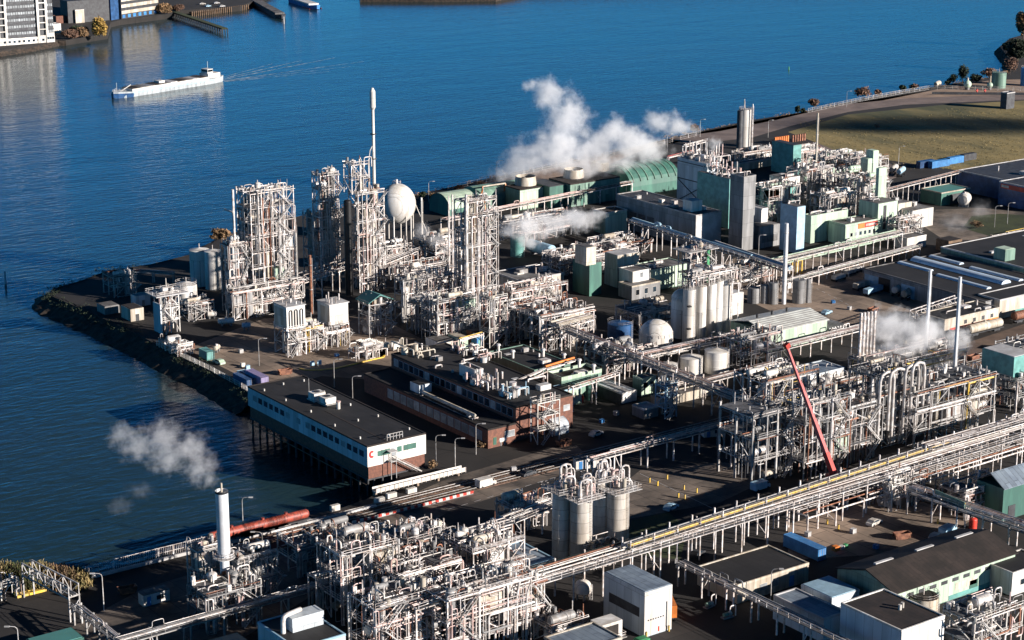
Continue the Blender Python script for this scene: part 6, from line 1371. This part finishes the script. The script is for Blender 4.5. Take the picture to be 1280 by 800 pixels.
def boat(label, A, B, W, mat, deck, name='moored_boat'):
    a = Vector((*P(*A,WZ),0)); b = Vector((*P(*B,WZ),0)); d = b-a; k = d.length
    t = thing(name, label, 'boat', (a.x,a.y,WZ), atan2(d.y,d.x))
    hull(M(), [(0,.5,.3,3.2),(3,W*.7,0,2.8),(7,W,-.3,2.5),(k-2,W,-.3,2.6),(k,W*.7,0,2.8)],3).build('hull',mat,t)
    M().box(8,k-8,-W+.7,W-.7,2.5,3.6).build('deck',deck,t); M().box(k-7,k-2,-W*.6,W*.6,2.6,6).build('wheelhouse','white',t); M().box(k-7.05,k-2,-W*.6-.05,W*.6+.05,4.6,5.5).build('window','glass',t)
    return t
boat('long dark moored barge with a white bow beside the quay', (353,24), (312,1), 4, 'dark', 'roofgrey')
o = boat('blue and red working boat moored at the top edge', (397,12), (366,2), 4.5, 'blue', 'white'); M().box(4,20,-4.62,-4.5,-.2,.6).build('red_waterline','red',o); M().box(4,20,4.5,4.62,-.2,.6).build('red_waterline','red',o)
for i,(px,py,mt,hh,lb) in enumerate([(7,355,'shadewhite',4,'small pale channel beacon standing in the water at left'),(986,87,'brightgreen',1.2,'tiny green buoy far out on the river'),(355,30,'rooflight',4.5,'white mooring post near the moored barge')]):
    t = thing('marker', lb, 'buoy', (*P(px,py,WZ),WZ)); M().cyl((0,0,-1),(0,0,hh),.45,.3,n=10).build('post',mt,t); M().cyl((0,0,hh),(0,0,hh+.6),.5,.1,n=10).build('cap',mt,t)

# ------------------------------------------------------------------ far bank at top left
def facade(label, A, B, h, depth, z0, rows, cols, name, storey, wall='dark', frame='white', base=True):
    x0, y0 = P(*A, z0); x1, y1 = P(*B, z0); L_ = hypot(x1-x0,y1-y0); t = thing(name, label, 'building', (x0,y0,z0), atan2(y1-y0,x1-x0))
    M().box(0,L_,0,depth,0,h).build('wall',wall,t); M().box(-.3,L_+.3,-.3,depth+.3,h,h+.8).build('roof','rooflight',t)
    return t, L_
t, L_ = facade('large white framed office block with dark window bands at top left', (-38,60), (68,52), 36, 18, -.6, 8, 4, 'office_block', 4.2)
for i in range(5):
    x = L_*(.02+.47*i/2) if 0 else [0, L_*.33, L_*.42, L_*.80, L_*.90][i]
    M().box(x,x+1.4,-1.4,0,0,36).build('pillar','white',t)
for k in range(9): 
    M().box(0,L_,-.5,0,3.6+k*4.1,4.4+k*4.1).build('slab','roofblue' if 0 else 'dark',t)
    for (u0,u1,nn) in ((.44,.79,12),(.93,1.0,3),(.03,.32,9)):
        for q in range(nn):
            a_ = L_*(u0+(u1-u0)*q/nn); 
            if 1 <= k < 8: M().box(a_+.2,a_+L_*(u1-u0)/nn-.2,-.1,0,4.8+(k-1)*4.1+1.2,4.8+(k-1)*4.1+3.0).build('window','winlight',t)
    for u in (.33,.80): M().box(L_*u,L_*(u+.105),-1.3,-.2,4.0+k*4.1,4.6+k*4.1).build('beam','white',t)
M().box(0,L_,-1.2,0,0,4.0).build('plinth','white',t)
for q in range(16): M().box(L_*(.05+q*.057),L_*(.05+q*.057)+1.5,-1.3,-1.18,1.2,2.6).build('window','glass',t)
building('low white two storey pavilion at the right end of the office block', (58,42), R=(68,40), dy=6, h=5, wall='white', roof='rooflight', edge='white', name='pavilion', z0=-.6, win=[('y-',2,3,1.4,1.4)])
building('second white pavilion behind the first at the block end', (64,31), R=(76,29), dy=7, h=5, wall='white', roof='rooflight', edge='white', name='pavilion', z0=-.6)
building('long orange brick wall building behind the bushes', (70,21), R=(91,16), dy=6, h=4, wall='brick', roof='roofbrown', edge='brick', name='brick_wall', cat='wall', z0=-.6)
building('small yellow brick tower with white flat top', (94,13), R=(105,11.5), dy=5, h=8, wall='cream', roof='white', edge='white', name='small_tower', cat='tower', z0=-.6)
b,L2 = facade('grey banded modern building on the sheet piled quay', (152,24), (198,17), 26, 20, -.6, 4, 4, 'modern_building', 4)
for k in range(6): M().box(0,L2,-.4,0,3.4+k*4.2,5.6+k*4.2).build('band','cream',b)
for q in range(7): M().box(L2*(q+.2)/7,L2*(q+.7)/7,-.1,0,.6,2.8).build('window','blue',b)
M().box(-8,-.2,2,18,0,26).build('side_wing','hullblue',b)
building('dark block behind the golden tree at top', (84,2), dx=30, dy=12, h=14, wall='dark', roof='dark', edge=None, name='dark_block', z0=-.6)
t = thing('sheet_pile_quay', 'rusty sheet piled quay wall under the modern building', 'quay wall', (*P(140,31,WZ),WZ), atan2(P(218,20)[1]-P(140,31)[1],P(218,20)[0]-P(140,31)[0])); LL_ = hypot(P(218,20)[0]-P(140,31)[0],P(218,20)[1]-P(140,31)[1])
M().box(0,LL_,0,1,-1,3.6).build('wall','brick',t)
for i in range(22): M().box(i*LL_/22,i*LL_/22+.6,-.5,0,-1,3.6).build('pile','rustpipe',t)
t = thing('timber_jetty', 'narrow grassy jetty on dark timber piles', 'jetty', (*P(281,42,WZ),WZ), 0); xa,ya = P(216,18,WZ); xb,yb = P(281,40,WZ); L3 = hypot(xa-xb,ya-yb); t.rotation_euler.z = atan2(ya-yb,xa-xb)
M().box(0,L3,-2,2,3.2,3.6).build('deck','grass',t); M().box(0,L3,-2.1,2.1,2.7,3.2).build('beam','roofbrown',t)
for i in range(24): M().cyl((i*L3/23,2,-2),(i*L3/23,2,3.2),.35,n=8).cyl((i*L3/23,-2,-2),(i*L3/23,-2,3.2),.35,n=8).build('pile','dark',t)
t = thing('timber_quay', 'row of pale timber piles holding the quay behind the jetty', 'quay wall', (*P(240,21,WZ),WZ)); xa,ya = P(310,12,WZ); xb,yb = P(240,21,WZ); L3 = hypot(xa-xb,ya-yb); t.rotation_euler.z = atan2(ya-yb,xa-xb)
M().box(0,L3,0,3,2.6,3.3).build('beam','roofbrown',t)
for i in range(30): M().cyl((i*L3/29,-.2,-2),(i*L3/29,-.2,3.8),.4,n=8).build('pile','wood',t)
for i,(px,py,r_,h_,mt,lb) in enumerate([(124,47,11,30,'leafgold','golden leaved willow at the water edge'),(105,47,10,15,'leafbrown','brown bush left of the golden willow'),(88,49,11,14,'leafrust','rust brown bush by the white pavilion'),(96,43,10,12,'leafdark','dark green bush behind the rust brown one'),(205,17,12,14,'leafbrown','brown winter tree behind the modern quay'),(222,14,9,9,'leafrust','low brown scrub at the jetty root')]):
    bush(lb, px, py, r_, h_, mt, name='willow' if i == 0 else 'bank_shrub', cat='tree' if h_ > 13 else 'shrub', seed=140+i,  n=3500 if i == 0 else 2200, size=.75, tree=False, z0=-.6, clumps=26)
t = thing('white_posts', 'row of short white stakes in the water before the brown bushes', 'stakes', (*P(80,53.5,WZ),WZ)); xa,ya = P(80,53.5,WZ)
for i in range(14):
    px = 80+i*3.4; x,y = P(px, 53.8-i*.35, WZ); M().cyl((x-xa,y-ya,-1),(x-xa,y-ya,1.6),.25,n=6).build('stake','rooflight',t)
for i,(px,py) in enumerate([(250,6),(268,5),(275,9),(258,9)]): car(['white car on the far quay, leftmost','grey car on the far quay, upper','pale car on the far quay, rightmost','blue grey car on the far quay, lower'][i], px, py, ['white','galv','rooflight','skyblue'][i], radians(-20+i*10), z0=-.6)
building('long pale apartment block beyond the top edge', (120,-22), dx=60, dy=14, h=22, wall='cream', roof='roofbrown', edge=None, name='far_building', z0=-.6) if 0 else None

# ------------------------------------------------------------------ steam
steam('big white steam cloud rising over the green cooling buildings', [puff(636,218,245,30,16), puff(648,206,245,30,22), puff(728,212,245,44,16), puff(775,205,240,36,16), puff(668,198,245,38,30), puff(700,185,245,40,38), puff(708,148,245,34,34), puff(690,118,245,26,22), puff(672,106,245,20,12), puff(745,188,240,40,34), puff(770,165,240,24,26), puff(790,182,240,36,28), puff(826,152,235,26,20), puff(850,160,235,26,12), puff(810,188,238,34,18)], .11, .09)
steam('low drifting steam over the pipes in mid site', [puff(634,288,325,20,12), puff(660,284,325,30,20), puff(690,280,322,30,18), puff(722,274,320,30,17), puff(744,270,320,18,11), puff(662,300,325,18,10)], .16, .13)
steam('thick steam cloud over the rail yard at right', [puff(1098,408,480,26,26), puff(1118,410,480,32,28), puff(1146,420,480,36,34), puff(1112,445,480,34,26), puff(1160,410,480,26,24), puff(1170,450,480,28,20), puff(1196,430,480,24,22)], .17, .12)
steam('detached ragged steam puff floating over the dark water', [puff(152,545,720,20,18), puff(172,555,720,28,24), puff(205,548,720,30,28), puff(212,570,720,32,24), puff(240,560,720,26,28), puff(250,585,720,26,26), puff(262,600,720,12,14)], .085, .26, warp=3.2)
steam('faint wisp of steam trailing below the ragged puff', [puff(175,612,720,22,12), puff(150,632,720,20,14)], .015, .3, warp=3.2)
steam('small steam wisp before the arched hall', [puff(527,288,330,16,13), puff(545,300,330,16,13), puff(556,312,330,12,9)], .08, .25, warp=1.6)
steam('tiny steam puff on the upper works roof', [puff(893,180,250,12,11)], .15, .3)
steam('small steam puff by the black roof at the bottom edge', [puff(1160,782,800,18,16), puff(1190,788,800,20,18)], .1, .3, warp=1.6)
steam('thin steam drifting over the yard beside the canopy', [puff(1195,278,300,26,14), puff(1225,262,300,20,16)], .02, .18)
# an unseen cloud added between the sun and the field to shade the field
m = bpy.data.materials.new('cloud'); m.use_nodes = True; n = m.node_tree.nodes; n.clear()
out = n.new('ShaderNodeOutputMaterial'); v = n.new('ShaderNodeVolumePrincipled'); v.inputs['Density'].default_value = .06; v.inputs['Color'].default_value = (.97,.97,.97,1)
m.node_tree.links.new(v.outputs[0], out.inputs['Volume'])
for px, py, a_, b_ in ((1175,156,75,20),(1100,160,45,10)):
    g = Vector((*P(px,py),0))+SUN*1500
    ax = Vector((cos(YAW),-sin(YAW),0)); mb = M(); mb.ell((0,0,0), a_, b_*1.2, 7, 20, 10)
    o = mb.build('cloud', m, loc=g, rz=-YAW); o['kind'] = 'stuff'; o['label'] = 'small unseen cloud added to shade the field'

# ------------------------------------------------------------------ small things on the yards
def small(kind, px, py, label, z=0):
    x, y = P(px, py); rz = radians((px*7) % 40-20)
    if kind == 'bollard':
        t = thing('bollard', label, 'bollard', (x,y)); M().cyl((0,0,0),(0,0,1.2),.2,n=8).build('post','yellow',t); M().cyl((0,0,1.2),(0,0,1.32),.2,.05,n=8).build('cap','dark',t)
    elif kind == 'tote':
        t = thing('liquid_tote', label, 'tote', (x,y), rz); M().box(0,1.2,0,1,.15,1.15).build('bottle','rooflight',t); m = M(); [m.bar((a,b,.1),(a,b,1.2),.06) for a in (0,.4,.8,1.2) for b in (0,1)]; m.box(0,1.2,0,1,0,.12).build('cage','galv',t)
    elif kind == 'skip':
        t = thing('skip', label, 'skip', (x,y), rz); M().yprism([(-.2,1.5),(.5,.1),(3.2,.1),(3.9,1.5),(3.7,1.5),(3.1,.3),(.6,.3),(0,1.5)],0,1.8).build('body','rustpipe',t); M().box(0,3.7,0,.08,.3,1.5).box(0,3.7,1.72,1.8,.3,1.5).build('side','rustpipe',t)
    elif kind == 'drumset':
        t = thing('drum_pallet', label, 'drums', (x,y), rz); M().box(0,1.3,0,1.3,0,.14).build('pallet','wood',t)
        for a in (.33,.97):
            for b in (.33,.97): M().cyl((a,b,.14),(a,b,1.04),.29,n=12).build('drum','blue',t)
    elif kind == 'pump':
        t = thing('pump_skid', label, 'pump', (x,y), rz); M().box(0,2.6,0,1.2,0,.3).build('base','grey',t); M().cyl((.3,.6,.8),(1.5,.6,.8),.4,n=12).build('motor','green',t); M().cyl((1.7,.6,.75),(2.2,.6,.75),.5,n=12).build('casing','galv',t); M().tube(elbow([(1.95,.6,1.2),(1.95,.6,2.4),(3.4,.6,2.4),(3.4,.6,0)],.4),.14).build('pipe','pipe',t)
    elif kind == 'cabin':
        t = thing('site_cabin', label, 'cabin', (x,y), rz); M().box(0,6,0,2.5,.2,2.7).build('wall','white',t); M().box(-.1,6.1,-.1,2.6,2.7,2.85).build('roof','roofgrey',t); M().box(.8,1.7,-.06,0,.2,2.2).build('door','blue',t); M().box(3,4.6,-.06,0,1.1,2).build('window','glass',t)
    elif kind == 'reel':
        t = thing('cable_reel', label, 'reel', (x,y), rz); M().cyl((0,0,.9),(0,.9,.9),.5,n=12).build('core','dark',t); M().cyl((0,-.08,.9),(0,0,.9),.9,n=16).build('flange','wood',t); M().cyl((0,.9,.9),(0,.98,.9),.9,n=16).build('flange','wood',t)
    return t
for a in [('bollard',812,603,'yellow bollard nearest the tall silo group on the dark yard'),('bollard',822,607,'second yellow bollard in the loose row on the dark yard'),('bollard',834,599,'yellow bollard furthest back on the dark yard'),('bollard',855,612,'yellow bollard in the middle of the dark yard'),('bollard',871,616,'yellow bollard before the near steel frame'),('bollard',848,622,'front left yellow bollard on the dark yard'),('bollard',856,624,'front right yellow bollard on the dark yard'),
 ('bollard',1034,655,'yellow bollard by the posts of the main rack'),('bollard',1048,662,'yellow bollard between main rack and blue container'),('bollard',1172,655,'yellow bollard at the yard edge under the side rack'),('bollard',808,797,'yellow bollard at the box building door'),('bollard',836,789,'yellow bollard at the right corner of the box building'),
 ('tote',1010,672,'white liquid tote under the main rack'),('tote',1066,668,'white liquid tote between blue container and green hall'),('skip',1120,676,'rusty skip on the lit yard behind the green hall'),('drumset',1096,688,'pallet of blue drums beside the green hall'),('pump',884,762,'green pump skid behind the low pipe bridge'),('pump',905,775,'green pump skid nearest the bottom edge'),('cabin',720,588,'white site cabin on the dark road before the silos'),('skip',655,628,'rusty skip on the road behind the plant room'),
 ('reel',950,705,'cable reel beside the low office'),('tote',770,520,'white liquid tote on the dark yard by the coolers'),('drumset',752,530,'pallet of blue drums on the dark yard'),('cabin',880,548,'white site cabin under the pink pipe bridge'),('skip',700,560,'rusty skip near the arched tent'),('pump',1000,372,'green pump skid before the grey bins'),('tote',1062,388,'white liquid tote on the warehouse yard'),('skip',1090,392,'rusty skip on the warehouse yard'),('drumset',1040,380,'pallet of blue drums on the warehouse yard'),('cabin',930,345,'white site cabin behind the looping pipes'),
 ('cabin',1240,470,'white site cabin in the rail yard'),('skip',1215,452,'rusty skip beside the rails'),('reel',1205,470,'cable reel in the rail yard'),('tote',300,442,'white liquid tote near the green car and shaded yard'),('drumset',420,447,'pallet of blue drums on the yard by the kerb'),('skip',350,470,'rusty skip beside the lilac container'),('tote',640,590,'white liquid tote beside the road'),('cabin',180,760,'white site cabin on the dark road at lower left'),('skip',150,745,'rusty skip on the dark road at lower left'),('drumset',205,742,'pallet of blue drums near the quay road')]:
    small(*a)
for i,(px,py,mt,van,lb) in enumerate([(600,612,'white',True,'white van driving on the road beside the tracks'),(655,598,'dark',False,'dark car on the road before the brick block'),(1090,660,'white',False,'white car on the lit yard under the rack'),(742,548,'galv',False,'grey car beside the arched tent'),(1032,395,'skyblue',False,'pale blue car on the warehouse yard'),(870,700,'dark',False,'dark car under the main rack'),(1260,440,'white',True,'white van beside the tank wagons')]):
    car(lb, px, py, mt, radians(4+i*3), van=van)
# painted road lines
def line(name, pts, w=.25, z=.03, dash=0):
    m = M()
    for a, b in zip(pts, pts[1:]):
        a = Vector((*P(*a),0)); b = Vector((*P(*b),0)); d = b-a; L_ = d.length; d.normalize(); n_ = Vector((-d.y,d.x,0))*w/2; s_ = 0
        while s_ < L_:
            e_ = min(L_, s_+(dash or L_)); p = a+d*s_; q = a+d*e_; m.add([(p-n_)+Vector((0,0,z)),(p+n_)+Vector((0,0,z)),(q+n_)+Vector((0,0,z)),(q-n_)+Vector((0,0,z))],[(0,1,2,3)]); s_ = e_+(dash or 1)
    o = m.build(name, 'rooflight'); o['kind'] = 'structure'
line('road_marking', [(560,637),(740,583)], .2, .03, 2); line('road_marking', [(240,745),(470,680)], .2, .03, 2); line('road_marking', [(800,592),(900,640)], .2); line('road_marking', [(1000,350),(1090,396)], .2, .03, 2)
